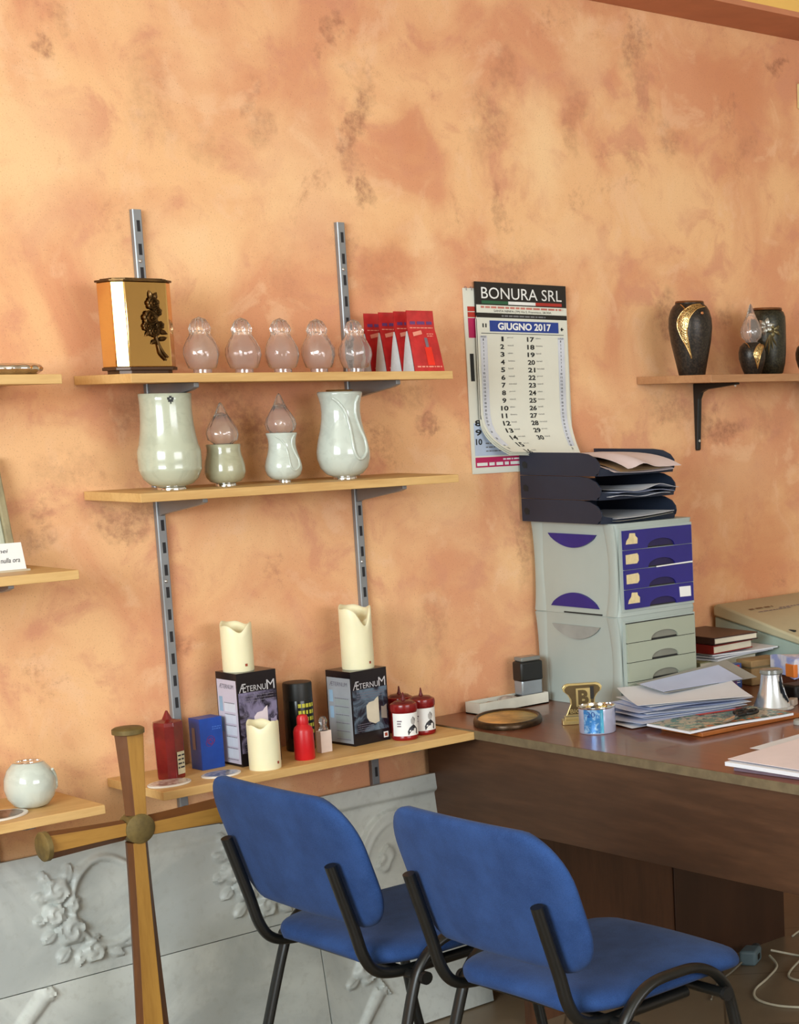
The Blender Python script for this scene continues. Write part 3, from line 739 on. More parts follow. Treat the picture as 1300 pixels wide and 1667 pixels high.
M_BLUEBOX = mat('blue_carton', (24, 66, 152), .35, var=.06, vscale=20)
g = thing('blue_box', 'small blue carton box with faint red rose outline, right of the dark red candle', 'box', (2.030, -.108, Z3), math.radians(2))
MB().b2(0, .056, 0, .044, 0, .116).obj('carton', M_BLUEBOX, g, bevel=.001, smooth=False)
p = MB()
def ringpts(cx, cz, r, n=16): return [(cx + r * math.cos(2*PI*k/n), -.0006, cz + r * math.sin(2*PI*k/n)) for k in range(n)]
for (dx, dz, r) in ((0, 0, .004), (.002, .001, .007), (-.003, -.002, .008), (.001, .004, .0095)): p.tube(ringpts(.024 + dx, .062 + dz, r), .0005, 5, closed=True, mi=0)
dashes(p, .030, .052, .094, .002, y=-.0006, mi=1, seed=3); dashes(p, .030, .052, .089, .002, y=-.0006, mi=1, seed=4)
quad(p, .012, .024, .045, .095, lambda a, b: (-.0006, .044 - a, b), mi=2)
p.obj('print', [mat('dull_red_print', (120, 50, 110), .5), mat('pale_blue_print', (70, 110, 190), .5), M_GREYP], g, smooth=False)

M_CAN = mat('black_can', (22, 24, 22), .2, .2); M_YEL = mat('yellow_green_print', (196, 190, 60), .45)
g = thing('spray_can', 'black spray can with yellow lettering behind the red bottle', 'spray can', (2.300, -.075, Z3), 0)
R_ = .0335
MB().lathe([(R_ * .95, 0), (R_, .003), (R_, .118), (R_ * .96, .122), (R_ * .8, .124), (0, .124)], 44).obj('body', M_CAN, g, ang=45)
MB().lathe([(R_ * .985, .120), (R_ * .985, .158), (R_ * .95, .161), (R_ * .9, .1615), (0, .160)], 44).obj('cap', M_BLACK, g, ang=45)
t_ = MB(); f = onurn(-.10, 0, R_)
for k in range(5):
    for j in range(5): quad(t_, -.016 + j * .0088, -.0092 + j * .0088 - .001 * ((j * k) % 3), .104 - k * .016, .113 - k * .016, f, n=2)
t_.obj('lettering', M_YEL, g, smooth=False)

M_REDB = mat('red_plastic', (196, 26, 32), .35, var=.04)
g = thing('red_bottle', 'small bright red plastic bottle standing before the black spray can', 'bottle', (2.240, -.185, Z3), 0)
MB().lathe([(.021, 0), (.023, .003), (.0225, .04), (.022, .066), (.0195, .074), (.013, .080), (.012, .084)] + [(0, .084)], 36).obj('body', M_REDB, g, ang=45)
MB().lathe([(.0125, .080), (.013, .083), (.0125, .096), (.010, .102), (.005, .104), (0, .104)], 30, fn=lambda a, r, z: r * (1 + .02 * math.cos(20 * a))).obj('cap', M_REDB, g, ang=45)

g = thing('perfume_bottle', 'tiny white box-shaped bottle with clear stopper beside the red bottle', 'bottle', (2.300, -.160, Z3), math.radians(3))
MB().b2(0, .030, 0, .018, 0, .051).obj('body', mat('blush_white_plastic', (232, 214, 204), .4), g, bevel=.001, smooth=False)
MB().lathe([(.010, .051), (.011, .056), (.007, .061), (.0075, .066), (.010, .074), (.006, .083), (0, .085)], 18, (.015, .009, 0)).obj('stopper', M_GLASS, g, ang=50)

M_WAXR = mat('red_lantern_plastic', (142, 24, 24), .22, var=.08, trans=.15); M_PRB = mat('black_photo_print', (52, 52, 58), .5, var=.3, vscale=120)
def votive(label, x, y, rz, group='red votive candles with white portrait labels'):
    g = thing('votive_candle', label, 'votive candle', (x, y, Z3), rz, group)
    R = .0315
    MB().lathe([(R * .93, 0), (R, .003), (R, .007), (R * .97, .010), (R * .95, .068), (R * 1.02, .070), (R * 1.04, .080), (R * 1.0, .086), (R * .9, .088), (0, .086)], 44).obj('jar', M_WAXR, g, ang=40)
    MB().lathe([(R * .9, .0865), (R * .7, .092), (.006, .094), (.0035, .100), (.0015, .1125), (0, .114)], 30).obj('lid', mat('maroon_lid', (96, 24, 28), .25), g, ang=60)
    l = MB(); f = lambda a, b: ((R * .985) * math.sin(a / R), -(R * .985) * math.cos(a / R), b)
    quad(l, -.042, .046, .011, .066, f, n=28)
    l.obj('label', M_CARD, g, ang=60)
    p = MB(); f2 = lambda a, b: ((R * .985 + .0006) * math.sin(a / R), -(R * .985 + .0006) * math.cos(a / R), b)
    def poly(pts, mi=0):
        cx = sum(p_[0] for p_ in pts) / len(pts); cz = sum(p_[1] for p_ in pts) / len(pts)
        vs = [f2(cx, cz)] + [f2(a, b) for a, b in pts]; p.add(vs, [(0, i + 1, (i + 1) % len(pts) + 1) for i in range(len(pts))], mi)
    poly([(-.002 + .0, .013), (.024, .013), (.025, .026), (.018, .034), (.013, .038), (.006, .034), (.001, .030), (-.003, .022)])
    poly([(.012 + .006 * math.cos(2*PI*k/14), .046 + .009 * math.sin(2*PI*k/14)) for k in range(14)], 1)
    poly([(.006, .050), (.012, .057), (.018, .052), (.019, .044), (.016, .050)], 0)
    dashes(p, -.028, -.016, .046, .003, f2, mi=2, seed=2); dashes(p, -.028, -.018, .040, .003, f2, mi=2, seed=5); dashes(p, -.028, -.018, .034, .003, f2, mi=2, seed=6)
    p.obj('portrait', [M_PRB, mat('pale_grey_print', (176, 172, 168), .5), M_GREYP], g, smooth=False)
    return g
votive('red votive candle with white portrait label, closest to the grey-sided carton', 2.523, -.172, -.30)
votive('red votive candle with white portrait label at the right end by the desk', 2.590, -.150, -.35)
votive('red votive candle at the back, only its pointed lid showing', 2.575, -.082, .1)

# ------------------------------------------------------------------ right shelf things
def blackstone(name, a=(34, 30, 26), b=(62, 52, 42)):
    if name in MATS: return MATS[name]
    t = NT(name); v = t.coords('Object'); n = t.noise(v, 180, 3, .6)
    t.l(t.mix(t.maprange(n.outputs[0], .4, .65), rgb(*a), rgb(*b)), t.b.inputs['Base Color']); t.b.inputs['Roughness'].default_value = .36
    t.b.inputs['Metallic'].default_value = .35; t.bump(n.outputs[0], .35, .001)
    MATS[name] = t.m; return t.m
M_BST = blackstone('hammered_black_bronze'); M_BST2 = blackstone('dark_olive_bronze', (34, 34, 26), (62, 60, 44))
M_GLOSSG = mat('bright_gold', (206, 172, 116), .2, 1.0, var=.08, vscale=200)
def gold_tex():
    t = NT('pierced_gold_filigree'); v = t.coords('Object'); vo = t.n('ShaderNodeTexVoronoi'); t.l(v, vo.inputs['Vector']); vo.inputs['Scale'].default_value = 260
    f = t.maprange(vo.outputs['Distance'], .25, .45)
    t.l(t.mix(f, rgb(56, 42, 26), rgb(204, 172, 116)), t.b.inputs['Base Color']); t.b.inputs['Metallic'].default_value = .9; t.b.inputs['Roughness'].default_value = .28
    t.bump(vo.outputs['Distance'], .5, .001); return t.m
M_FILI = gold_tex()
def prof_r(prof, z):
    for (r0, z0), (r1, z1) in zip(prof, prof[1:]):
        if z0 <= z <= z1 and z1 > z0: return r0 + (r1 - r0) * (z - z0) / (z1 - z0)
    return prof[-1][0]
def gold_band(g, prof, outer, inner, S=1.0, off=.0014, name='gold_band'):
    """band between two curves given as (angle, z) lists, laid on the urn's side"""
    n = 28
    A = catmull([Vector((a, z, 0)) for a, z in outer], 8); B = catmull([Vector((a, z, 0)) for a, z in inner], 8)
    pick = lambda P, t: P[min(int(t * (len(P) - 1) + .5), len(P) - 1)]
    def S3(a, z, o): r = prof_r(prof, z) + o; return (r * math.sin(a), -r * math.cos(a), z)
    def F(u, v):
        p = pick(A, v).lerp(pick(B, v), u); return S3(p.x, p.y, off)
    m = MB(); m.grid(6, n, F); m.obj(name, M_FILI, g, ang=60)
    e = MB()
    for P in (A, B): e.tube([S3(q.x, q.y, off) for q in P], .0020 * S, 8)
    e.obj('gold_edge', M_GLOSSG, g, ang=70)
big = [(.036, 0), (.037, .002), (.047, .05), (.0555, .09), (.0605, .13), (.0595, .155), (.054, .176), (.047, .188), (.040, .194), (.040, .197), (.037, .198)]
g = thing('black_urn', 'black hammered urn with a wide gold filigree leaf, left on the tan shelf', 'urn', (3.545, -.155, 1.600), 0)
MB().lathe(big + [(0, .198)], 56).obj('body', M_BST, g, ang=50)
MB().lathe([(.038, .1965), (.040, .198), (.039, .202), (.036, .203), (0, .203)], 40).obj('lid', mat('copper_brown_lid', (120, 76, 44), .3, .6), g, ang=50)
C_ = math.radians(-44)
gold_band(g, big, [(C_ + .75, .193), (C_ + .10, .189), (C_ - .40, .170), (C_ - .62, .142), (C_ - .52, .112), (C_ - .26, .080), (C_ - .02, .050)], [(C_ + .98, .186), (C_ + .40, .180), (C_ + .02, .160), (C_ - .12, .135), (C_ - .16, .110), (C_ - .10, .080), (C_ + .0, .046)])
MB().tube([((prof_r(big, z) + .001) * math.sin(a), -(prof_r(big, z) + .001) * math.cos(a), z) for a, z in ((C_ - .6, .192), (C_ - .35, .185), (C_ - .15, .172))], .0016, 8, smooth=6).obj('gold_edge', M_GLOSSG, g, ang=70)
MB().lathe([(.0045, 0), (.003, .002), (0, .0025)], 12).obj('stud', mat('copper_stud', (220, 150, 100), .2, .9), g, loc=((.058) * math.sin(C_ + .62), -.058 * math.cos(C_ + .62), .168), rot=(PI/2, 0, C_ + .62))

hp = [(.022, 0), (.024, .002), (.032, .022), (.038, .044), (.0385, .062), (.034, .078), (.024, .088), (.018, .090)]
g = thing('heart_urn_lamp', 'small rounded black urn with gold leaf and clear pointed glass flame on the tan shelf', 'urn lamp', (3.735, -.205, 1.600), 0)
MB().lathe(hp + [(0, .090)], 44).obj('body', M_BST, g, ang=50)
gold_band(g, hp, [(C_ + .95, .086), (C_ + .40, .078), (C_ + .10, .058), (C_ + .22, .038), (C_ + .42, .018)], [(C_ + 1.45, .083), (C_ + .95, .072), (C_ + .62, .055), (C_ + .52, .036), (C_ + .45, .016)], .8)
MB().tube([((prof_r(hp, z) + .001) * math.sin(a), -(prof_r(hp, z) + .001) * math.cos(a), z) for a, z in ((C_ - .8, .088), (C_ - .45, .084), (C_ - .2, .074))], .0013, 8, smooth=6).obj('gold_edge', M_GLOSSG, g, ang=70)
flame_glass(g, .090, .108, .030, 12)

dp = [(.034, 0), (.040, .004), (.0470, .030), (.0505, .060), (.0520, .10), (.0525, .14), (.0515, .165), (.047, .178), (.040, .184)]
g = thing('dark_flower_urn', 'dark olive bronze urn with a silver lily relief, behind the small gold-leaf urn', 'urn', (3.862, -.150, 1.600), 0)
MB().lathe(dp + [(0, .184)], 56).obj('body', M_BST2, g, ang=50)
MB().lathe([(.041, .183), (.043, .185), (.042, .190), (.038, .191), (0, .191)], 40).obj('lid', mat('copper_brown_lid', (120, 76, 44), .3, .6), g, ang=50)
fl = MB(); C0 = math.radians(-50)
def onD(a, z, o=.0015): r = prof_r(dp, z) + o; return Vector((r * math.sin(a), -r * math.cos(a), z))
def petal(a0, z0, ang, L, w, mi):
    def P(u, v):
        s = (2 * v - 1) * w * math.sin(PI * (u * .94 + .03)) ; da = (L * u * math.cos(ang) - s * math.sin(ang)) / .052; dz = L * u * math.sin(ang) + s * math.cos(ang)
        return onD(a0 + da, z0 + dz, .001 + .004 * math.sin(PI * u) * (1 - .5 * abs(2 * v - 1)))
    fl.grid(7, 4, P, mi)
for k in range(6): petal(C0 - .05, .136, math.radians(15 + 60 * k), .026, .0065, 0)
for k in range(5): petal(C0 + .38, .124, math.radians(40 + 72 * k), .022, .005, 1)
for (a, L) in ((-110, .05), (-80, .045), (-60, .04), (-95, .06)): petal(C0 + .15, .115, math.radians(a), L, .003, 1)
fl.obj('lily_relief', [mat('antique_silver', (168, 168, 160), .3, .8, var=.1, vscale=80), mat('antique_brass', (108, 98, 68), .35, .8, var=.1, vscale=80)], g, ang=60)
g = thing('small_black_urn', 'small black urn cut off by the right edge of the picture', 'urn', (4.028, -.155, 1.600), 0)
MB().lathe(hp + [(0, .090)], 44).obj('body', M_BST2, g, ang=50)
MB().lathe([(.018, .0895), (.019, .093), (.014, .096), (0, .097)], 30).obj('lid', M_GLOSSG, g, ang=50)

g = thing('junction_box', 'small cream plastic box fixed high on the wall at the right edge', 'junction box', (4.226, -.001, 2.396), 0)
MB().b2(-.05, .05, -.028, 0, 0, .075).obj('housing', mat('cream_plastic', (226, 206, 150), .5), g, bevel=.004)
MB().b2(-.046, .046, -.033, -.028, .004, .071).obj('cover', mat('cream_plastic', (226, 206, 150), .5), g, bevel=.003)
# ------------------------------------------------------------------ desk
M_DTOP = wood('reddish_walnut_laminate', (126, 72, 48), (100, 54, 36), .3, 'y', 7, .6, .25)
M_DSIDE = wood('walnut_panel', (94, 64, 44), (72, 48, 32), .4, 'y', 7, .4)
M_DVERT = wood('walnut_panel_upright_grain', (92, 60, 40), (72, 46, 30), .4, 'z', 7, .4)
M_EDGE = mat('olive_tan_edge_band', (112, 98, 74), .5, var=.08, vscale=30)
g = thing('desk', 'long walnut office desk running out from the wall at the right', 'desk', (0, 0, 0), 0)
MB().b2(2.675, 3.64, -2.30, -.003, .7235, .745).obj('desktop', M_DTOP, g, smooth=False)
MB().b2(2.672, 2.675, -2.30, -.003, .7235, .7445).obj('edge_band', M_EDGE, g, smooth=False)
MB().b2(2.693, 2.711, -2.22, -.02, .500, .7235).obj('modesty_panel', M_DSIDE, g, bevel=.0008, smooth=False)
MB().b2(2.715, 3.215, -.350, -.330, .0, .7235).obj('side_panel', M_DVERT, g, smooth=False)
g['label'] = 'long walnut office desk running out from the wall at the right'
p = thing('pedestal_cabinet', 'dark walnut cabinet under the far end of the desk by the cables', 'cabinet', (3.216, -.355, 0), 0)
MB().b2(0, .424, 0.0, .33, .0, .722).obj('carcass', mat('dark_walnut_cabinet', (62, 38, 24), .4, var=.1, stretch=(1, 1, .15)), p, bevel=.001, smooth=False)
t2 = thing('side_desk', 'walnut side desk against the wall beyond the drawers, carrying the office machine', 'desk', (0, 0, 0), 0)
MB().b2(3.642, 4.60, -.62, -.003, .7235, .745).obj('desktop', M_DTOP, t2, smooth=False)
MB().b2(4.56, 4.58, -.60, -.02, 0, .7235).obj('side_panel', M_DVERT, t2, smooth=False)

# ------------------------------------------------------------------ chairs
def fabric():
    t = NT('blue_chair_fabric'); v = t.coords('Object'); n = t.noise(v, 900, 2, .6); b = t.noise(v, 14, 4, .6)
    f = t.math('ADD', t.math('MULTIPLY', n.outputs[0], .6), t.math('MULTIPLY', b.outputs[0], .4))
    t.l(t.mix(t.maprange(f, .35, .65), rgb(30, 55, 100), rgb(46, 76, 130)), t.b.inputs['Base Color'])
    t.b.inputs['Roughness'].default_value = .9; t.b.inputs['Sheen Weight'].default_value = .05; t.b.inputs['Specular IOR Level'].default_value = .2
    t.bump(n.outputs[0], .3, .0008); return t.m
M_FAB = fabric()
M_TUBE = mat('black_painted_tube', (22, 22, 20), .35, var=.06)
M_PLUG = mat('black_plastic', (18, 18, 18), .5)
def pad(mb, W, H, rt, rb, T, curve, lean, place, n=28, m=24):
    """rounded cushion: (s,t) outline, front and back skins meeting in a soft edge"""
    def hw(z):
        if z > H - rt: return W - rt + math.sqrt(max(0, rt * rt - (z - H + rt) ** 2))
        if z < rb: return W - rb + math.sqrt(max(0, rb * rb - (rb - z) ** 2))
        return W
    def P(u, v, side):
        vv = (1 - math.cos(PI * v)) / 2; z = H * vv; uu = math.sin((u - .5) * PI)
        y = uu * hw(z)
        e = max(abs(uu) ** 6, abs(2 * vv - 1) ** 10); th = T / 2 * (1 - e) ** .5
        return place(y, z, side * th)
    vs = []; fs = []; Wd = n + 1
    for side in (1, -1):
        for j in range(m + 1):
            for i in range(n + 1): vs.append(tuple(P(i / n, j / m, side)))
    o = Wd * (m + 1)
    for j in range(m):
        for i in range(n):
            a = j * Wd + i; fs.append((a, a + 1, a + Wd + 1, a + Wd)); fs.append((o + a, o + a + Wd, o + a + Wd + 1, o + a + 1))
    mb.add(vs, fs)
    return mb
def weld(o, d=.0004):
    bm = bmesh.new(); bm.from_mesh(o.data); bmesh.ops.remove_doubles(bm, verts=bm.verts, dist=d)
    bmesh.ops.recalc_face_normals(bm, faces=bm.faces); bm.to_mesh(o.data); bm.free()
    o.data.polygons.foreach_set('use_smooth', [True] * len(o.data.polygons)); return o
def chair(label, x, y, rz):
    g = thing('office_chair', label, 'chair', (x, y, 0), rz, 'blue visitor chairs')
    # seat: local +x is the sitting direction
    def seat(yy, z, t):
        xx = z - .225
        drop = -.018 * max(0, (xx - .12) / .1) ** 2 + .006 * math.cos(yy / .22 * PI / 2)
        return (xx, yy, .438 + t + drop)
    weld(pad(MB(), .222, .445, .085, .12, .052, 0, 0, seat).obj('seat', M_FAB, g))
    def back(yy, z, t):
        return (-.222 - .33 * z + .22 * yy * yy + t - .10 * (z - .17) ** 2, yy, .507 + z)
    weld(pad(MB(), .260, .286, .105, .100, .042, 0, 0, back).obj('backrest', M_FAB, g))
    for s in (-1, 1):
        m = MB(); yy = s * .190
        pts = [Vector(p) for p in ((-.301, yy, .655), (-.284, yy, .60), (-.259, yy, .52), (-.240, yy, .455), (-.213, yy, .418), (-.165, yy, .404), (-.08, yy, .402), (.05, yy, .402))]
        m.tube(catmull(pts, 5), .0135, 12, ry=.0115); m.obj('back_upright', M_TUBE, g, ang=50)
    for s in (-1, 1):
        m = MB(); yy = s * .236
        pts = [Vector(p) for p in ((-.265, yy * 1.04, .0), (-.225, yy * 1.03, .15), (-.165, yy, .36), (-.135, yy, .425), (-.085, yy, .460), (-.02, yy, .466), (.045, yy, .460), (.100, yy, .425), (.130, yy, .36), (.170, yy * 1.03, .15), (.205, yy * 1.04, .0))]
        m.tube(catmull(pts, 5), .0145, 12, ry=.010); m.obj('leg_loop', M_TUBE, g, ang=50)
        for xx in (-.265, .205):
            MB().lathe([(.017, 0), (.018, .004), (.017, .022), (.012, .024), (0, .024)], 16, (xx, yy * 1.04, 0)).obj('rubber_foot', M_PLUG, g)
    for xx in (-.145, .095):
        m = MB(); m.tube([(xx, -.25, .399), (xx, .25, .399)], .0105, 12)
        m.obj('cross_tube', M_TUBE, g, ang=50)
        for s in (-1, 1):
            q = MB(); q.lathe([(0, -.006), (.010, -.006), (.0135, -.002), (.0135, .008), (0, .008)], 14)
            q.obj('end_cap', M_PLUG, g, loc=(xx, s * .256, .399), rot=(PI / 2, 0, 0))
    return g
chair('blue fabric chair nearer the shelves, partly hidden by the other chair', 2.212, -.588, math.radians(0))
chair('blue fabric chair in front, drawn up to the walnut desk', 2.268, -1.145, 0)

# ------------------------------------------------------------------ wooden cross
M_OAK = wood('golden_oak', (176, 130, 58), (148, 104, 42), .45, 'z', 10, .4)
M_OAKE = wood('dark_stained_oak', (104, 62, 26), (84, 48, 20), .45, 'z', 10, .4)
M_OLBR = mat('olive_bronze', (112, 94, 52), .6, .25, var=.12, vscale=40)
g = thing('wooden_cross', 'golden oak cross with olive bronze caps standing before the lower shelves', 'cross', (1.768, -.300, 0), 0)
def bar(name, z0, w0, z1, w1, rot, n=6):
    """flared bar with stained chamfered edges; runs along local z from z0 to z1"""
    m = MB(); sec = []
    for i in range(n + 1):
        t = i / n; z = z0 + (z1 - z0) * t; w = w0 + (w1 - w0) * (t ** 1.3)
        d = .017; c = w * .30
        sec.append([(-w/2, 0.0, z), (-w/2 + c, -d, z), (w/2 - c * .35, -d, z), (w/2, 0.0, z), (w/2 - c * .35, d, z), (-w/2 + c, d, z)])
    vs = [p for s_ in sec for p in s_]
    for i in range(n):
        for k in range(6):
            k2 = (k + 1) % 6; m.add([], [])
            m.f.append((i * 6 + k, i * 6 + k2, (i + 1) * 6 + k2, (i + 1) * 6 + k)); m.mi.append(0 if k in (1, 4) else 1)
    m.f.append(tuple(range(6))); m.mi.append(1); m.f.append(tuple(n * 6 + k for k in range(6))); m.mi.append(1)
    m.v = vs
    return m.obj(name, [M_OAK, M_OAKE], g, bevel=.0008, smooth=False, loc=(0, 0, .692), rot=rot)
bar('upright_top', .028, .042, .198, .060, (0, 0, 0))
bar('upright_bottom', .028, .044, .688, .096, (0, PI, 0))
bar('cross_arm', .028, .044, .186, .058, (0, -PI / 2, 0))
bar('cross_arm', .028, .044, .186, .058, (0, PI / 2, 0))
def cap(name, R, T, loc, rot):
    MB().lathe([(R * .8, 0), (R, .002), (R, T - .003), (R * .86, T), (0, T + .001)], 36).obj(name, M_OLBR, g, ang=40, loc=loc, rot=rot)
cap('hub_disc', .031, .042, (0, .020, .692), (PI / 2, 0, 0))
cap('end_cap', .0315, .014, (0, 0, .692 + .196), (0, 0, 0))
cap('end_cap', .0300, .014, (-.184, 0, .692), (0, -PI / 2, 0))
cap('end_cap', .0300, .014, (.184, 0, .692), (0, PI / 2, 0))

# ------------------------------------------------------------------ carved marble slabs
def marble():
    t = NT('white_grey_marble'); v = t.coords('Object'); n = t.noise(v, 3.0, 6, .6, .8); n2 = t.noise(v, 45, 4, .6)
    c = t.mix(t.maprange(n.outputs[0], .35, .66), rgb(200, 203, 196), rgb(168, 172, 168))
    c = t.mix(t.math('MULTIPLY', t.maprange(n2.outputs[0], .5, .7), .25), c, rgb(150, 148, 138))
    t.l(c, t.b.inputs['Base Color']); t.b.inputs['Roughness'].default_value = .42; return t.m
M_MARB = marble()
def relief(label, x0, x1, z0, z1, hf, step=.0042, th=.024, tilt=math.radians(8.1), yb=-.1355):
    nx = int((x1 - x0) / step); nz = int((z1 - z0) / step)
    X, Z = np.meshgrid(np.linspace(x0, x1, nx + 1), np.linspace(z0, z1, nz + 1))
    H = hf(X, Z)
    W = nx + 1; vs = [(float(X[j, i] - x0), float(-H[j, i]), float(Z[j, i] - z0)) for j in range(nz + 1) for i in range(nx + 1)]
    fs = [(j * W + i, j * W + i + 1, (j + 1) * W + i + 1, (j + 1) * W + i) for j in range(nz) for i in range(nx)]
    edge = [i for i in range(W)] + [j * W + nx for j in range(1, nz + 1)] + [nz * W + i for i in range(nx - 1, -1, -1)] + [j * W for j in range(nz - 1, 0, -1)]
    o = len(vs); vs += [(vs[i][0], th, vs[i][2]) for i in edge]
    n = len(edge)
    for k in range(n): fs.append((edge[k], o + k, o + (k + 1) % n, edge[(k + 1) % n]))
    fs.append(tuple(o + k for k in range(n)))
    m = MB(); m.add(vs, fs)
    ob = m.obj('marble_slab', M_MARB, None, ang=50)
    ob.location = (x0, yb + .004 + z0 * math.sin(tilt), .004 + z0 * math.cos(tilt)); ob.rotation_euler = (-tilt, 0, 0)
    return tag(ob, label, 'marble slab', 'carved white marble slabs')
def sst(a, b, x): t = np.clip((x - a) / (b - a), 0, 1); return t * t * (3 - 2 * t)
def rose_h(X, Z, cx, cz, R, ph=0.0):
    dx, dz = X - cx, Z - cz; r = np.sqrt(dx * dx + dz * dz) / R; th = np.arctan2(dz, dx) + ph
    edge = 1 + .10 * np.cos(5 * th)
    body = 1 - sst(.75, 1.0, r / edge)
    swirl = .5 + .5 * np.cos(th * 2.0 + 9.5 * r)       # cupped petals winding inwards
    pet = .5 + .5 * np.cos(5 * th + 1.5)
    return body * (.011 + .006 * (1 - r).clip(0, 1) + .0055 * swirl * sst(.05, .3, r) + .003 * pet * sst(.5, .9, r)) * (R / .035) ** .5
def leaf_h(X, Z, cx, cz, ang, L, w):
    c, s = math.cos(ang), math.sin(ang); u = ((X - cx) * c + (Z - cz) * s) / L; v = (-(X - cx) * s + (Z - cz) * c) / w
    prof = np.where((u > 0) & (u < 1), np.sin(np.pi * np.clip(u, 0, 1)) ** .7, 0)
    k = np.clip(1 - (np.abs(v) / np.maximum(prof, 1e-3)) ** 3, 0, 1) * (prof > .03)
    return k * (.007 + .004 * np.abs(v) - .002 * (np.abs(v) < .12) + .003 * u)
def ring_h(X, Z, cx, cz, a, b):
    q = np.sqrt(((X - cx) / a) ** 2 + ((Z - cz) / b) ** 2)
    return .012 * np.exp(-((q - 1.17) / .10) ** 4) - .006 * (1 - sst(.94, 1.0, q))
def garland(X, Z, cx, cz, a=.067, b=.081):
    H = ring_h(X, Z, cx, cz, a, b)
    ml = [(-.105, .045, .030, .3), (-.118, -.005, .026, 1.7), (-.088, -.045, .033, 2.2), (-.045, -.098, .027, .9), (-.075, .010, .02, 2.)]
    for (dx, dz, R, ph) in ml: H = np.maximum(H, rose_h(X, Z, cx + dx, cz + dz, R, ph))
    lv = [(-.085, .055, 1.2, .045, .014), (-.07, .06, .7, .04, .013), (-.12, .06, 1.9, .035, .012), (-.125, .03, 2.7, .035, .013), (-.135, -.01, 3.2, .028, .012), (-.12, -.04, 3.7, .035, .013),
          (-.095, -.08, 3.9, .04, .014), (-.07, -.09, 4.4, .035, .013), (-.02, -.10, -.5, .045, .013), (-.01, -.10, .1, .055, .012), (.02, -.105, .4, .05, .011), (-.055, -.075, .2, .03, .010), (.045, -.098, -.3, .04, .010), (-.10, -.02, 2.6, .05, .012)]
    for (dx, dz, an, L, w) in lv: H = np.maximum(H, leaf_h(X, Z, cx + dx, cz + dz, an, L, w))
    return H
def top_h(X, Z):
    H = np.zeros_like(X)
    for cx in (1.395, 1.808, 2.222): H = np.maximum(H, garland(X, Z, cx, .487)) + np.minimum(0, ring_h(X, Z, cx, .487, .067, .081))
    return H + .004 * sst(.572, .562, Z + 0 * X) * 0 - .005 * sst(.560, .578, Z)
relief('long marble slab carved with oval wreaths and roses behind the cross', .95, 2.300, .339, .615, top_h)
def scroll(X, Z, x0, z0, x1, z1, w):
    L = math.hypot(x1 - x0, z1 - z0); c, s = (x1 - x0) / L, (z1 - z0) / L
    u = ((X - x0) * c + (Z - z0) * s) / L; v = (-(X - x0) * s + (Z - z0) * c)
    ww = w * (1 - .35 * np.clip(u, 0, 1)); k = (u > 0) & (u < 1)
    return np.where(k, .011 * np.sqrt(np.clip(1 - (v / ww) ** 2, 0, 1)), 0)
def low_h(X, Z):
    H = scroll(X, Z, 1.655, .330, 1.535, .215, .018); H = np.maximum(H, rose_h(X, Z, 1.655, .322, .016)); return H
relief('plain lower marble slab with a carved scroll at its upper left', .95, 2.300, .0, .337, low_h)
def frame_h(X, Z):
    inset = np.minimum(np.minimum(X - 2.303, 2.772 - X), np.minimum(Z, .613 - Z))
    H = -.014 * sst(.040, .049, inset) * (Z > .30)
    q = np.sqrt(((X - 2.56) / .135) ** 2 + ((Z - .36) / .19) ** 2)
    arch = np.where(Z > .30, 1, 0)
    H = H + arch * (.011 * sst(.99, .96, q) + .003 * np.exp(-((q - .82) / .03) ** 2))
    B = H; H = np.where(q < .6, rose_h(X, Z, 2.50, .44, .045) * .5, 0)
    H = np.maximum(H, rose_h(X, Z, 2.415, .175, .036, .5)); H = np.maximum(H, leaf_h(X, Z, 2.39, .16, 3.6, .04, .014)); H = np.maximum(H, leaf_h(X, Z, 2.44, .19, .4, .06, .016))
    H = np.maximum(H, scroll(X, Z, 2.445, .115, 2.375, .030, .017)); H = np.maximum(H, rose_h(X, Z, 2.449, .112, .013, 1))
    H = np.maximum(H, scroll(X, Z, 2.44, .15, 2.47, .10, .006))
    return B + H
relief('marble slab with a raised frame and arch against the wall beside the desk', 2.303, 2.772, .0, .613, frame_h)
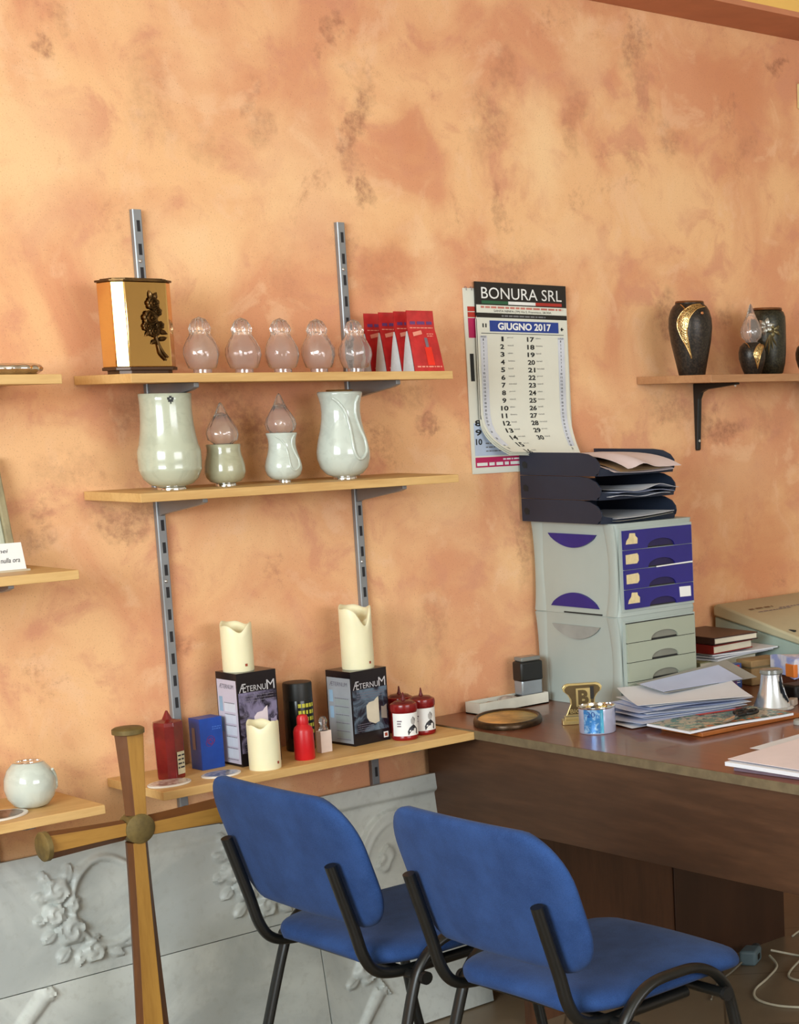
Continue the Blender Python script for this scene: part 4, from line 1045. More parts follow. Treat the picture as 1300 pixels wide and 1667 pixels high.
# ------------------------------------------------------------------ drawer units
ZD = .7455
M_GREYPL = mat('pale_grey_plastic', (168, 178, 172), .42, var=.02, vscale=4)
M_GREYDR = mat('warm_grey_drawer', (160, 166, 148), .42, var=.02, vscale=4)
M_BLUEPL = mat('deep_blue_plastic', (38, 32, 118), .32, var=.04)
M_SHADOW = mat('dark_gap', (34, 34, 32), .8)
M_STICK = mat('cream_sticker', (218, 200, 152), .6, var=.05, vscale=60)
UW, UD, UH = .276, .334, .240
def drawer_unit(label, z, blue):
    g = thing('drawer_unit', label, 'drawer unit', (3.067, -.344, z), 0, 'desktop drawer units')
    m = MB(); n = 14; H = UH
    def ring(t):
        k = .007 * (1 - (2 * t - 1) ** 2) ** .8; lip = .003 * (1 if (t < .04 or t > .96) else 0)
        return [(a + UW / 2, b + UD / 2, t * H) for a, b in rrect(UW - 2 * k + lip * 0, UD - 2 * k, .012, 4)]
    R = [ring(i / n) for i in range(n + 1)]; N = len(R[0]); vs = [p for r in R for p in r]
    fs = [(i * N + k, i * N + (k + 1) % N, (i + 1) * N + (k + 1) % N, (i + 1) * N + k) for i in range(n) for k in range(N)]
    fs += [tuple(range(N))[::-1], tuple(n * N + k for k in range(N))]
    m.add(vs, fs)
    m.obj('housing', M_GREYPL, g, ang=50)
    # flared corner posts on the left side
    for y0, y1 in ((.004, .045), (UD - .05, UD - .004)):
        q = MB()
        def P(u, v, y0=y0, y1=y1):
            k = .007 * (1 - (2 * v - 1) ** 2) ** .8
            b = .0030 * math.sin(PI * u) ** .5
            w = (y1 - y0) * (1 - .25 * math.sin(PI * v)); c = y0 + .001 if y0 < .1 else y1 - w
            return (k - b, c + u * w, v * H * .985 + .0015)
        q.grid(8, 14, P, thick=(.004, 0, 0)); q.obj('corner_post', M_GREYPL, g, ang=60)
    # half-moon insets on the left side
    for top in (1, 0):
        zc = H - .030 if top else .018
        arc = [(.072 + .19 * i / 18, (zc - .036 * math.sin(PI * i / 18) ** .7) if top else (zc + .038 * math.sin(PI * i / 18) ** .7)) for i in range(19)]
        if not top and not blue: continue
        pts = [(.004 + .0, 0)] and arc
        q = MB(); q.prism(pts, -.0012, .006, 'yz')
        q.obj('half_moon_inset', M_BLUEPL if blue else mat('mid_grey_plastic', (150, 154, 150), .45), g, smooth=False)
    if blue:
        MB().b2(-.0015, .004, .06, .21, .0015, .005).obj('seam', M_SHADOW, g, smooth=False)
    # front frame and drawers
    x0, x1, zb, zt = .022, UW - .012, .018, H - .018
    f = MB(); f.b2(x0 - .008, x1 + .006, -.0015, .004, zb - .006, zt + .006); f.obj('front_recess', M_GREYPL, g, smooth=False)
    dh = (zt - zb) / 4
    gp = MB()
    for k in range(5): gp.b2(x0, x1, -.0050, -.0015, zt - k * dh - .0010, zt - k * dh + .0016)  # dark strips stand in for the shade between drawers
    gp.obj('gap_shade_strips', M_SHADOW, g, smooth=False) if not blue else None
    for k in range(4):
        z0 = zt - (k + 1) * dh + .0012; z1 = zt - k * dh - .0006
        cx = (x0 + x1) / 2 + .010; hw = .048; ah = .022
        pts = [(x0, z1), (x0, z0)] + [(cx - hw - .008, z0)] + [(cx - hw * math.cos(PI * i / 14), z0 + ah * math.sin(PI * i / 14) ** .85) for i in range(15)] + [(cx + hw + .004, z0), (x1, z0), (x1, z1)]
        d = MB(); d.prism(pts, -.007, -.0015, 'xz'); dr = d.obj('drawer', M_BLUEPL if blue else M_GREYDR, g, smooth=False)
        s = MB(); s.prism([(cx - hw * math.cos(PI * i / 14), z0 + ah * math.sin(PI * i / 14) ** .85) for i in range(15)], -.0030, -.0018, 'xz')
        s.b2(cx - hw * .95, cx + hw * .95, -.0036, -.0018, z0, z0 + .0035, mi=1)
        s.obj('finger_pull', [mat('blue_recess_shade', (30, 22, 72), .5) if blue else mat('grey_recess_shade', (128, 128, 116), .5), M_SHADOW], dr, smooth=False)  # recess shade painted in: darker copy of the drawer plastic
        if blue:
            q = MB(); lx = x0 + .012
            if k in (1, 2): q.prism([(lx - .006, z0 + .014), (lx + .032, z0 + .014), (lx + .038, z0 + .021), (lx + .038, z0 + .034), (lx + .034, z0 + .040), (lx - .006, z0 + .038)], -.0076, -.0070, 'xz')
            else: q.prism([(lx - .004, z0 + .014), (lx + .036, z0 + .014), (lx + .037, z0 + .028), (lx + .030, z0 + .034), (lx + .029, z0 + .041), (lx + .010, z0 + .042), (lx + .007, z0 + .031), (lx - .001, z0 + .023)], -.0076, -.0070, 'xz')
            q.obj('sticker', M_STICK, dr, smooth=False)
            if k == 3:
                q = MB(); q.prism([(x1 - .050, z0 + .014), (x1 - .010, z0 + .013), (x1 - .011, z0 + .040), (x1 - .052, z0 + .041)], -.0076, -.0070, 'xz'); q.obj('white_label', M_CARD, dr, smooth=False)
            if k == 1:
                q = MB(); q.prism([(cx - .02, z0 - .002), (x1, z0 + .0005), (x1, z0 + .004), (cx - .02, z0 + .0012)], -.0078, -.0070, 'xz'); q.obj('paper_edge', M_CARD, dr, smooth=False)
    return g
drawer_unit('lower pale grey drawer unit with all-grey drawers, standing on the desk', ZD, False)
drawer_unit('upper pale grey drawer unit with four deep blue drawers', ZD + UH + .0005, True)

# ------------------------------------------------------------------ letter trays
M_NAVY = mat('navy_black_plastic', (34, 42, 58), .5, var=.04)
ZT = ZD + 2 * UH + .001
def tray(label, z):
    g = thing('letter_tray', label, 'letter tray', (3.040, -.325, z), 0, 'stacked navy letter trays')
    w, d, h = .262, .312, .0605
    wall = [(.012, .0), (.012, .004), (.0, .010), (-.004, .020), (-.002, .032), (.012, .046), (.040, .056), (.075, h - .001), (d, h - .001), (d, 0)]
    holes = [(d - .030, .018), (d - .016, .018), (d - .010, .026), (d - .012, .034), (d - .022, .036), (d - .032, .030)]
    for (xa, nm) in ((0, 'side_wall'), (w - .0035, 'side_wall')):
        MB().prism(wall, xa, xa + .0035, 'yz').obj(nm, M_NAVY, g, smooth=False)
    MB().prism(holes, -.0006, .0002, 'yz').obj('grip_hole', M_SHADOW, g, smooth=False)
    MB().b2(.0035, w - .0035, .004, d - .003, 0, .0028).b2(.0035, w - .0035, d - .003, d, 0, .040).obj('tray_floor', M_NAVY, g, smooth=False)
    # front lip dipping in the middle, curving up to the side walls
    m = MB()
    def P(u, v):
        x = .002 + u * (w - .004); e = abs(2 * u - 1); top = .010 + .012 * e ** 3
        return (x, .004 - .030 * (1 - e ** 4) * .25 - .006 * v, .0 + v * top)
    m.grid(20, 4, P, thick=(0, .003, 0)); m.obj('front_lip', M_NAVY, g, ang=60)
    return g
for i, lb in enumerate(('bottom navy letter tray resting on the blue drawer unit', 'middle navy letter tray holding crumpled papers', 'topmost navy letter tray holding pink and white sheets')):
    tray(lb, ZT + i * .0608)

M_PAPER = mat('white_paper', (222, 224, 230), .75, var=.01); M_PAPERB = mat('bluish_paper', (188, 198, 226), .75, var=.02)
M_PINKP = mat('pinkish_paper', (226, 212, 214), .75, var=.02); M_GREYPA = mat('grey_folder_paper', (150, 148, 140), .7, var=.02); M_BROWNPA = mat('brown_paper', (150, 122, 88), .75, var=.06)
def sheet(name, label, cat, c, w, d, rz, fn=None, m=None, th=.0006, group=None, n=14):
    mb = MB(); fn = fn or (lambda u, v: 0)
    mb.grid(n, n, lambda u, v: ((u - .5) * w, (v - .5) * d, fn(u, v)), thick=(0, 0, -th))
    o = mb.obj(name, m or M_PAPER, None, ang=60, loc=c, rot=(0, 0, math.radians(rz)))
    return tag(o, label, cat, group)
zt = ZT + 2 * .0608 + .004
sheet('paper_sheet', 'pink-tinted sheet lying lowest in the topmost tray', 'paper', (3.175, -.20, zt + .014), .21, .297, 0, lambda u, v: .030 * (1 - (1 - v) ** 3) + .004 * (2 * u - 1) ** 2 - .012, M_PINKP)
sheet('paper_sheet', 'curled white sheet on top in the topmost tray, corner sticking up', 'paper', (3.185, -.222, zt + .026), .20, .29, 4, lambda u, v: .034 * (1 - (1 - v) ** 4) + .012 * math.exp(-((u - .3) / .15) ** 2) * (1 - v) - .012, M_PINKP)
sheet('paper_sheet', 'brownish curled sheet edge under the white one in the topmost tray', 'paper', (3.182, -.212, zt + .018), .212, .29, 2, lambda u, v: .030 * (1 - (1 - v) ** 3) + .010 * u ** 3 * (1 - v) - .011, M_BROWNPA)
zt = ZT + .0608 + .004
for i, lb in enumerate(('flat white sheet at the bottom of the middle tray', 'crumpled grey-white sheet in the middle tray', 'folded white sheet with a raised corner in the middle tray')):
    sheet('paper_sheet', lb, 'paper', (3.165 + .008 * i, -.205 - .006 * i, zt + .004 + .007 * i), .20, .285, 3 * i - 2, (lambda i: lambda u, v: .003 * math.sin(9 * u + i) * (1 - v) + .010 * i * max(0, .5 - abs(u - .45 - .2 * (i - 1))) * (1 - v))(i), M_PAPER if i != 1 else M_PAPERB)
zt = ZT + .004
for i, lb in enumerate(('thin white sheet in the bottom tray', 'second sheet in the bottom tray, its edge curling upward at right')):
    sheet('paper_sheet', lb, 'paper', (3.170 + .006 * i, -.205, zt + .003 + .004 * i), .20, .285, 2 - 3 * i, (lambda i: lambda u, v: (.010 * u ** 2 + .002 * i) * (1 - v * .5))(i), M_GREYPA if i == 0 else M_PAPER)

# ------------------------------------------------------------------ wall calendars
M_CALP = mat('calendar_paper', (222, 222, 208), .6, var=.01, vscale=5); M_CALB = mat('calendar_black', (30, 26, 22), .5); M_CBLUE = mat('calendar_blue', (34, 60, 138), .5)
M_GRN = mat('flag_green', (40, 92, 60), .5); M_FRED = mat('flag_red', (176, 48, 36), .5); M_CWHITE = mat('calendar_white_ink', (232, 232, 228), .6)
M_MAG = mat('magenta_print', (186, 34, 88), .55); M_CINK = mat('calendar_ink', (34, 34, 34), .7); M_CINKG = mat('calendar_grey_ink', (120, 120, 122), .7); M_PALEB = mat('pale_blue_paper', (188, 202, 222), .6); M_YELS = mat('pale_yellow_print', (228, 222, 120), .6)
g = thing('wall_calendar', 'white and magenta calendar behind, showing round the edges of the front one', 'calendar', (3.063, -.0015, 1.357), math.radians(0))
g.rotation_euler = (0, math.radians(.0), 0)
W2, H2 = .338, .472
m = MB(); m.b2(-W2/2, W2/2, -.003, 0, 0, H2); m.obj('sheet', M_CALP, g, smooth=False)
p = MB(); Y = -.0036
quad(p, -W2/2 + .010, -W2/2 + .045, H2 - .125, H2 - .075, y=Y, mi=0); quad(p, -W2/2 + .010, -W2/2 + .05, H2 - .073, H2 - .060, y=Y, mi=1); quad(p, -W2/2 + .010, -W2/2 + .05, H2 - .058, H2 - .046, y=Y, mi=1)
quad(p, -W2/2 + .010, -W2/2 + .022, H2 - .235, H2 - .165, y=Y, mi=2); quad(p, W2/2 - .018, W2/2 - .008, H2 - .235, H2 - .165, y=Y, mi=2)
quad(p, W2/2 - .018, W2/2 - .003, H2 - .11, H2 - .065, y=Y, mi=3)
quad(p, -W2/2 + .010, W2/2 - .01, .016, .042, y=Y, mi=0)
dashes(p, -W2/2 + .014, W2/2 - .02, .020, .008, y=Y - .0004, mi=4, seed=70); dashes(p, -.07, .10, .033, .004, y=Y - .0004, mi=4, seed=71)
quad(p, -W2/2 + .010, .0, .046, .130, y=Y, mi=5)
for k, s_ in enumerate(('10', '9', '8')): add_text(p, s_, -W2/2 + .014, -W2/2 + .034, .074 + k * .024, .090 + k * .024, y=Y - .0005, bold=.03, mi=2)
for k in range(3): dashes(p, -W2/2 + .045, -.02, .056 + k * .010, .003, y=Y - .0004, mi=6, seed=75 + k)
p.obj('print', [M_MAG, M_FRED, M_CINK, M_YELS, M_CWHITE, M_PALEB, M_CINKG], g, smooth=False)
s = MB()
for k in range(20):
    x = -W2/2 + .008 + k * (W2 - .016) / 19
    s.tube([(x, -.006, H2 - .006), (x, -.007, H2 + .002), (x, -.002, H2 + .004), (x, .001, H2 - .002)], .0008, 6)
s.obj('wire_binding', M_GREYP, g)

g = thing('wall_calendar', 'front paper calendar with black header showing June, its lower edge curling out', 'calendar', (2.921, -.006, 1.392), 0)
g.rotation_euler = (0, math.radians(.8), 0)
W1, H1 = .298, .456
m = MB(); m.b2(0, W1, -.006, 0, H1 - .088, H1 - .002); m.obj('backing_card', M_CALB, g, smooth=False)
def page(x, z, lift=0.0):
    """bent sheet: the lower part swings away from the wall and its left corner rolls in"""
    t = max(0.0, (.13 - z) / .13); l = max(0.0, 1 - x / W1)
    dx = .065 * l * t ** 2.6 + .012 * t ** 2 * (1 - l)
    y = -.0065 - .030 * t ** 2 - .035 * l * t ** 3
    return (x + dx, y - lift, z + .012 * l * t ** 2)
for k in range(3):
    MB().grid(24, 40, lambda u, v, k=k: (lambda q: (q[0] - .002 * k, min(-.0064 + .0004 * k * 0, q[1] + .0016 * k), q[2] - .004 * k + (0)))(page(u * W1, .010 + v * (H1 - .098) - 0 * k)), thick=(0, .0004, 0)).obj('page', M_CALP, g, ang=60)
F = lambda a, b: page(a, b, .0007)
F2 = lambda a, b: page(a, b, .0011)
hd = MB(); Yh = -.0066
quad(hd, 0, W1, H1 - .062, H1 - .002, y=Yh, mi=0)
quad(hd, 0, W1, H1 - .081, H1 - .060, y=Yh - .0002, mi=1)
quad(hd, 0, W1, H1 - .092, H1 - .080, y=Yh - .0002, mi=0)
add_text(hd, 'BONURA SRL', .017, .282, H1 - .044, H1 - .015, y=Yh - .0009, mi=2)
quad(hd, .017, .103, H1 - .057, H1 - .049, y=Yh - .0006, mi=3); quad(hd, .103, .193, H1 - .057, H1 - .049, y=Yh - .0006, mi=2); quad(hd, .193, .282, H1 - .057, H1 - .049, y=Yh - .0006, mi=4)
dashes(hd, .014, .285, H1 - .068, .005, y=Yh - .0006, mi=5, seed=80)
add_text(hd, 'SANTA NINFA (TP) Via S. Francesco, 28/30A', .055, .245, H1 - .0785, H1 - .0715, y=Yh - .0008, mi=6)
dashes(hd, .080, .225, H1 - .0885, .004, y=Yh - .0006, mi=7, seed=82)
hd.obj('header', [M_CALB, M_CALP, M_CWHITE, M_GRN, M_FRED, mat('dull_red_ink', (196, 120, 106), .6), M_CINK, M_CINKG], g, smooth=False)
pr = MB(); ZP = H1 - .099
quad(pr, .040, .268, ZP - .028, ZP, F, mi=0)
add_text(pr, 'GIUGNO 2017', .066, .242, ZP - .0235, ZP - .0045, F2, .035, mi=1)
quad(pr, .012, .285, ZP - .0335, ZP - .0320, F, mi=2, n=3)
for x_ in (.017, .026): quad(pr, x_, x_ + .004, ZP - .018, ZP - .008, F, mi=2)
quad(pr, .275, .285, ZP - .019, ZP - .016, F, mi=2); quad(pr, .277, .281, ZP - .022, ZP - .013, F, mi=2)
zr = ZP - .040; dz = .0198
days = ['gioved\u00ec', 'venerd\u00ec', 'sabato', 'domenica', 'luned\u00ec', 'marted\u00ec', 'mercoled\u00ec']
for i in range(30):
    col = i // 16; row = i - 16 * col
    x = .066 if col == 0 else .160; z = zr - row * dz
    if z < .010: z = .010
    s_ = str(i + 1); w = .013 if len(s_) == 1 else .024; off = .005 if len(s_) == 1 else 0
    if s_ == '1': w = .007; off = .010
    if s_ == '11': w = .018
    add_text(pr, s_, x + off, x + off + w, z - .0125, z, F, .03, mi=2)
    add_text(pr, days[i % 7], x + .029, x + .029 + .0028 * len(days[i % 7]), z - .0045, z - .0005, F, mi=3)
for cx in (.012, .268):
    quad(pr, cx - .004, cx + .018, .030, ZP - .039, F, mi=4, n=2, m=14)
    for k in range(31): add_text(pr, str(k + 1), cx + (.004 if k < 9 else .001), cx + (.0065 if k < 9 else .007), ZP - .052 - k * .0095, ZP - .0465 - k * .0095, F2, .02, mi=2) if ZP - .052 - k * .0095 > .012 else None
    add_text(pr, 'MAGGIO' if cx < .1 else 'LUGLIO', cx - .002, cx + .015, ZP - .0440, ZP - .0395, F2, mi=2)
pr.obj('dates', [M_CBLUE, M_CWHITE, M_CINK, M_CINKG, mat('pale_margin_print', (204, 208, 216), .6)], g, smooth=False)

# ------------------------------------------------------------------ small things on the desk
g = thing('rubber_stamp', 'self-inking black and grey rubber stamp behind the white tray', 'stamp', (2.996, -.058, ZD + .0032), math.radians(-6)); g.scale = (1.10, 1.10, 1.16)
MB().b2(-.030, .030, -.019, .019, .0, .020).obj('base', M_PLUG, g, bevel=.002)
MB().b2(-.029, .029, -.018, .018, .020, .058).obj('body', mat('grey_metal_plastic', (150, 156, 160), .25, .3), g, bevel=.004)
MB().b2(-.031, .031, -.020, .020, .052, .098).obj('grip', M_BLACK, g, bevel=.005)
MB().b2(-.027, .027, -.017, .017, .098, .108).obj('window', mat('clear_grey_plastic', (150, 152, 146), .1, trans=.4), g, bevel=.003)
g = thing('plastic_tray', 'shallow white tray of odds and ends against the wall', 'tray', (2.812, -.088, ZD), math.radians(0))
m = MB(); m.b2(0, .225, 0, .060, 0, .003); m.b2(0, .225, 0, .003, 0, .030); m.b2(0, .225, .057, .060, 0, .030); m.b2(0, .003, .003, .057, 0, .030); m.b2(.222, .225, .003, .057, 0, .030)
m.obj('tray', mat('off_white_plastic', (212, 208, 194), .4), g, smooth=False)
def crumple(name, label, cat, c, R, m, seed, sq=.5):
    r = random.Random(seed); ph = [r.uniform(0, 6) for _ in range(6)]
    n = 16; prof = [(R * math.sin(PI * i / n), R * sq * (1 - math.cos(PI * i / n))) for i in range(n + 1)]
    o = MB().lathe(prof, 24, fn=lambda a, q, z: q * (1 + .18 * math.sin(3 * a + ph[0] + 60 * z) + .13 * math.sin(5 * a + ph[1]) + .08 * math.sin(9 * a + ph[2] + 90 * z))).obj(name, m, None, ang=30, loc=c)
    return tag(o, label, cat)
crumple('crumpled_paper', 'crumpled grey tissue in the middle of the white tray', 'paper', (2.925, -.058, ZD + .004), .024, mat('grey_tissue', (170, 160, 150), .8, var=.1, vscale=50), 3, .6)
crumple('crumpled_paper', 'small brownish crumpled wrapper at the left of the white tray', 'paper', (2.870, -.060, ZD + .004), .018, mat('brown_wrapper', (140, 124, 108), .6, var=.15, vscale=50), 8, .6)

M_BRZ = mat('antique_bronze_rim', (70, 52, 34), .35, .6, var=.15, vscale=50)
g = thing('oval_dish', 'oval bronze-rimmed dish with gold inside lying near the desk corner', 'dish', (2.792, -.225, ZD), math.radians(52))
ov = lambda a, b, n=56: [(a * math.cos(2 * PI * k / n), b * math.sin(2 * PI * k / n)) for k in range(n)]
m = MB(); a, b = .118, .084
prof = [(1.0, 0), (1.02, .004), (1.0, .012), (.97, .016), (.93, .016), (.90, .013), (.89, .006)]
vs = []; fs = []; N = 56
for s_, z in prof:
    for k in range(N): vs.append((a * s_ * math.cos(2*PI*k/N) - (0), b * (s_ if s_ > .95 else s_ - .02) * math.sin(2*PI*k/N), z))
for i in range(len(prof) - 1):
    for k in range(N): fs.append((i*N + k, i*N + (k+1) % N, (i+1)*N + (k+1) % N, (i+1)*N + k))
m.add(vs, fs); m.obj('rim', M_BRZ, g, ang=60)
MB().prism(ov(a * .90, b * .885), 0, .0115).obj('inner_plate', mat('dull_gold_plate', (214, 192, 118), .34, .9, var=.2, vscale=14), g, smooth=False)

M_BRASS = mat('pale_brass', (212, 190, 130), .3, .7, var=.04); M_DBR = mat('dark_brass_field', (96, 78, 48), .4, .5, var=.1)
g = thing('desk_plaque', 'small brass plaque with a raised letter B behind the blue tin', 'plaque', (2.895, -.392, ZD), math.radians(-34))
MB().b2(-.052, .052, -.020, .020, 0, .010).obj('base', M_BRASS, g, bevel=.001, smooth=False)
MB().b2(-.046, .046, -.015, .015, .010, .018).obj('base_step', M_BRASS, g, bevel=.001, smooth=False)
def shield(k):
    R = [(.042, .020), (.036, .034), (.030, .048), (.031, .062), (.038, .074), (.047, .082), (.049, .090), (.044, .097), (.036, .100)]
    R = [(x * k + (0), .058 + (z - .058) * k) for x, z in R]
    return R + [(-x, z) for x, z in reversed(R)]
MB().prism(shield(1), -.006, .006, 'xz').obj('shield', M_BRASS, g, bevel=.0008, smooth=False)
MB().prism(shield(.90), -.0075, -.0058, 'xz').obj('field', M_DBR, g, smooth=False)
m = MB(); m.b2(-.016, .020, -.0085, -.007, .042, .088, 0); add_text(m, 'B', -.011, .015, .047, .084, y=-.0095, bold=.05, mi=1)
add_text(m, 'BIC', -.032, -.006, .026, .037, y=-.0085, bold=.02, mi=0)
m.b2(.019, .028, -.0095, -.007, .060, .092, 2)
m.obj('emblem', [M_BRASS, M_DBR, M_CALB], g, smooth=False)

g = thing('coin_tin', 'round tin printed like a blue banknote, filled with small coins', 'tin', (2.836, -.513, ZD), 0)
R = .044
def note():
    t = NT('banknote_print'); v = t.coords('Object'); n = t.noise(v, 70, 4, .6, .8)
    t.l(t.mix(t.maprange(n.outputs[0], .44, .58), rgb(60, 124, 186), rgb(150, 188, 220)), t.b.inputs['Base Color']); t.b.inputs['Roughness'].default_value = .22; t.b.inputs['Metallic'].default_value = .2; return t.m
MB().lathe([(R * .97, 0), (R, .002), (R, .062), (R * .985, .064), (R * .985, .060), (R * .97, .006), (0, .006)], 56).obj('body', mat('silver_lilac_tin', (186, 190, 214), .2, .3), g, ang=50)
MB().lathe([(R + .0006, .060), (R + .0014, .0615), (R + .0010, .064), (R - .002, .0645), (R - .0022, .061)], 56).obj('rim', M_CHROME, g, ang=60)
pr = MB(); f = lambda a_, b_: ((R + .0006) * math.sin(-.60 + a_ / R), -(R + .0006) * math.cos(-.60 + a_ / R), b_)
quad(pr, -.040, .008, .003, .060, f, n=16, mi=0); quad(pr, .002, .010, .003, .060, f, n=4, mi=2)
f_ = lambda a_, b_: ((R + .0011) * math.sin(-.60 + a_ / R), -(R + .0011) * math.cos(-.60 + a_ / R), b_)
add_text(pr, '20', -.030, -.010, .042, .056, f_, mi=1); quad(pr, .052, .058, .048, .056, f, mi=1)
pr.obj('banknote_print', [note(), mat('dark_blue_ink', (24, 60, 130), .4), mat('teal_stripe', (60, 140, 160), .2, .5)], g, ang=60)
M_COIN = [mat('copper_coin', (170, 104, 70), .3, .9), mat('silver_coin', (190, 190, 180), .25, .9), mat('brass_coin', (196, 164, 90), .28, .9)]
r = random.Random(5); k = 0
for i in range(20):
    a = i * 2.4; q = .036 * math.sqrt(i / 20) * .93; rr = r.uniform(.008, .011)
    o = MB().lathe([(rr, 0), (rr, .0018), (0, .0018)], 20).obj('coin', M_COIN[i % 3], None, ang=40, loc=(2.836 + q * math.cos(a), -.513 + q * math.sin(a), ZD + .050 + .0045 * (i % 3)), rot=(r.uniform(-.25, .25), r.uniform(-.25, .25), 0))
    tag(o, 'small coin among the loose coins heaped in the round blue tin', 'coin', 'coins in the tin')

# pile of papers in front of the drawer unit
specs = [(3.06, -.520, -10, M_PAPER), (3.09, -.530, -14, M_PAPERB), (3.07, -.535, -6, M_PAPERB), (3.12, -.525, -18, M_PAPER), (3.10, -.515, -12, M_PAPERB), (3.13, -.53, -20, M_PAPER), (3.11, -.51, -15, M_PAPERB), (3.14, -.525, -10, M_PAPERB), (3.15, -.52, -19, M_PAPER)]
z = ZD + .0015
for i, (x, y, rz, m) in enumerate(specs):
    r = random.Random(90 + i); p1, p2 = r.uniform(0, 3), r.uniform(0, 3)
    fn = (lambda p1, p2, i: lambda u, v: .0012 * i * (.5 + .5 * math.sin(4 * u + p1)) + .0014 * math.sin(5 * v + p2) + .0014)(p1, p2, i)
    sheet('paper_sheet', 'loose sheet inside the messy paper pile before the grey drawers', 'paper', (x, y + .028, z), .297, .19, rz * .8, fn, m, group='sheets in the paper pile'); z += .0036
sheet('paper_sheet', 'topmost blank white sheet with a bent corner on the paper pile', 'paper', (3.140, -.500, z + .012), .297, .21, -28, lambda u, v: .014 * v ** 2 + .006 * u - .006 * (1 - v) * u, M_PAPER)
sheet('paper_folder', 'grey folder leaning up at the back of the paper pile', 'folder', (3.245, -.442, z + .020), .31, .12, -4, lambda u, v: .034 * v * (.35 + .65 * u) + .004, M_GREYPA, .0012)
sheet('paper_sheet', 'lilac-tinted sheet lying inside the grey folder', 'paper', (3.215, -.452, z + .027), .26, .10, -6, lambda u, v: .030 * v * (.3 + .6 * u), M_PAPERB)

# magazine on wooden tray, scissors
g = thing('wooden_tray', 'thin orange-brown wooden board under the magazine', 'board', (3.085, -.700, ZD), math.radians(-3))
MB().b2(-.155, .175, -.090, .060, 0, .010).obj('board', wood('orange_brown_wood', (170, 100, 46), (140, 78, 34), .35, 'x', 10), g, bevel=.002, smooth=False)
def mag():
    t = NT('magazine_cover'); v = t.coords('Object'); n = t.noise(v, 26, 4, .65, 1.0); n2 = t.noise(v, 60, 3, .6)
    c = t.mix(t.maprange(n.outputs[0], .46, .54), rgb(96, 138, 128), rgb(184, 172, 148)); c = t.mix(t.maprange(n2.outputs[0], .56, .62), c, rgb(70, 84, 92))
    t.l(c, t.b.inputs['Base Color']); t.b.inputs['Roughness'].default_value = .25; return t.m
g = thing('magazine', 'glossy green-grey patterned magazine under the scissors', 'magazine', (3.070, -.690, ZD + .0105), math.radians(-5))
MB().grid(14, 10, lambda u, v: (-.165 + .33 * u, -.095 + .165 * v, .006 + .002 * math.sin(5 * u)), thick=(0, 0, -.0055)).obj('pages', M_PAPER, g, ang=50)
MB().grid(14, 10, lambda u, v: (-.163 + .326 * u, -.093 + .161 * v, .0066 + .002 * math.sin(5 * u))).obj('cover', mag(), g, ang=50)
pr = MB(); r = random.Random(4)
for k in range(12):
    x = -.15 + .025 * k; quad(pr, x, x + .016, -.088, -.074, lambda a_, b_: (a_, b_, .0072 + .002 * math.sin(5 * (a_ + .163) / .326)), mi=r.choice((0, 1)))
quad(pr, -.02, .13, .045, .065, lambda a_, b_: (a_, b_ , .0072 + .002 * math.sin(5 * (a_ + .163) / .326)), mi=2, n=5)
pr.obj('cover_print', [mat('orange_print', (196, 104, 50), .4), mat('dark_green_print', (60, 80, 60), .4), mat('red_title_print', (196, 66, 50), .4)], g, smooth=False)
g = thing('scissors', 'black-handled scissors lying on the magazine', 'scissors', (3.072, -.752, ZD + .0215), math.radians(22))
for s_ in (-1, 1):
    m = MB(); m.tube([(.062 + .026 * math.cos(2*PI*k/20), s_ * .014 + .0135 * math.sin(2*PI*k/20), .004) for k in range(20)], .0045, 8, closed=True); m.tube([(.036, s_ * .012, .004), (.012, s_ * .004, .004), (0, 0, .004)], .0045, 8)
    m.obj('handle', M_PLUG, g)
    MB().prism([(.004, s_ * .005), (-.05, s_ * .006), (-.085, s_ * .001), (-.05, -s_ * .002), (.004, -s_ * .004)], .0025 + .001 * s_, .0040 + .001 * s_).obj('blade', M_CHROME, g, smooth=False)

g = thing('pen_holder', 'brushed silver bell-shaped holder with a slanted oval opening', 'pen holder', (3.302, -.655, ZD), math.radians(-30)); g.scale = (1.12, 1.12, 1.04)
M_SILV = mat('satin_silver', (206, 212, 220), .24, .85, var=.02)
m = MB(); N = 48; nr = 16; vs = []; fs = []
def hp_(a, t):
    r0 = .046 - .022 * math.sin(t * PI / 2); z = .094 * t
    # slanted cut on the right side
    return (r0 * math.cos(a), r0 * math.sin(a), z)
skip = set()
for i in range(nr + 1):
    for k in range(N): vs.append(hp_(2 * PI * k / N, i / nr))
for i in range(nr):
    for k in range(N):
        a = 2 * PI * (k + .5) / N; t = (i + .5) / nr
        d = (a + .55 + PI) % (2 * PI) - PI
        if ((d) / .62) ** 2 + ((t - .60) / .42) ** 2 < 1: continue
        fs.append((i*N + k, i*N + (k+1) % N, (i+1)*N + (k+1) % N, (i+1)*N + k))
m.add(vs, fs); o = m.obj('shell', M_SILV, g, ang=60); sm = o.modifiers.new('thickness', 'SOLIDIFY'); sm.thickness = .003; sm.offset = -1
MB().lathe([(.050, 0), (.051, .003), (.047, .008), (0, .008)], 40).obj('base', M_SILV, g, ang=50)
MB().lathe([(.022, .085), (.027, .090), (.026, .098), (.020, .1005), (0, .1005)], 30).obj('top_ring', mat('clear_grey_plastic', (150, 152, 146), .1, trans=.4), g, ang=50)
MB().lathe([(.012, .008), (.016, .02), (.015, .034), (0, .036)], 20).obj('inner_cup', M_PLUG, g, ang=50)
tag(MB().lathe([(.019, 0), (.0195, .004), (.019, .010), (.016, .012), (0, .012)], 30).obj('metal_lid', M_GREYPA, None, ang=50, loc=(3.185, -.862, ZD)), 'small dull metal lid on the desk at the right edge', 'lid')

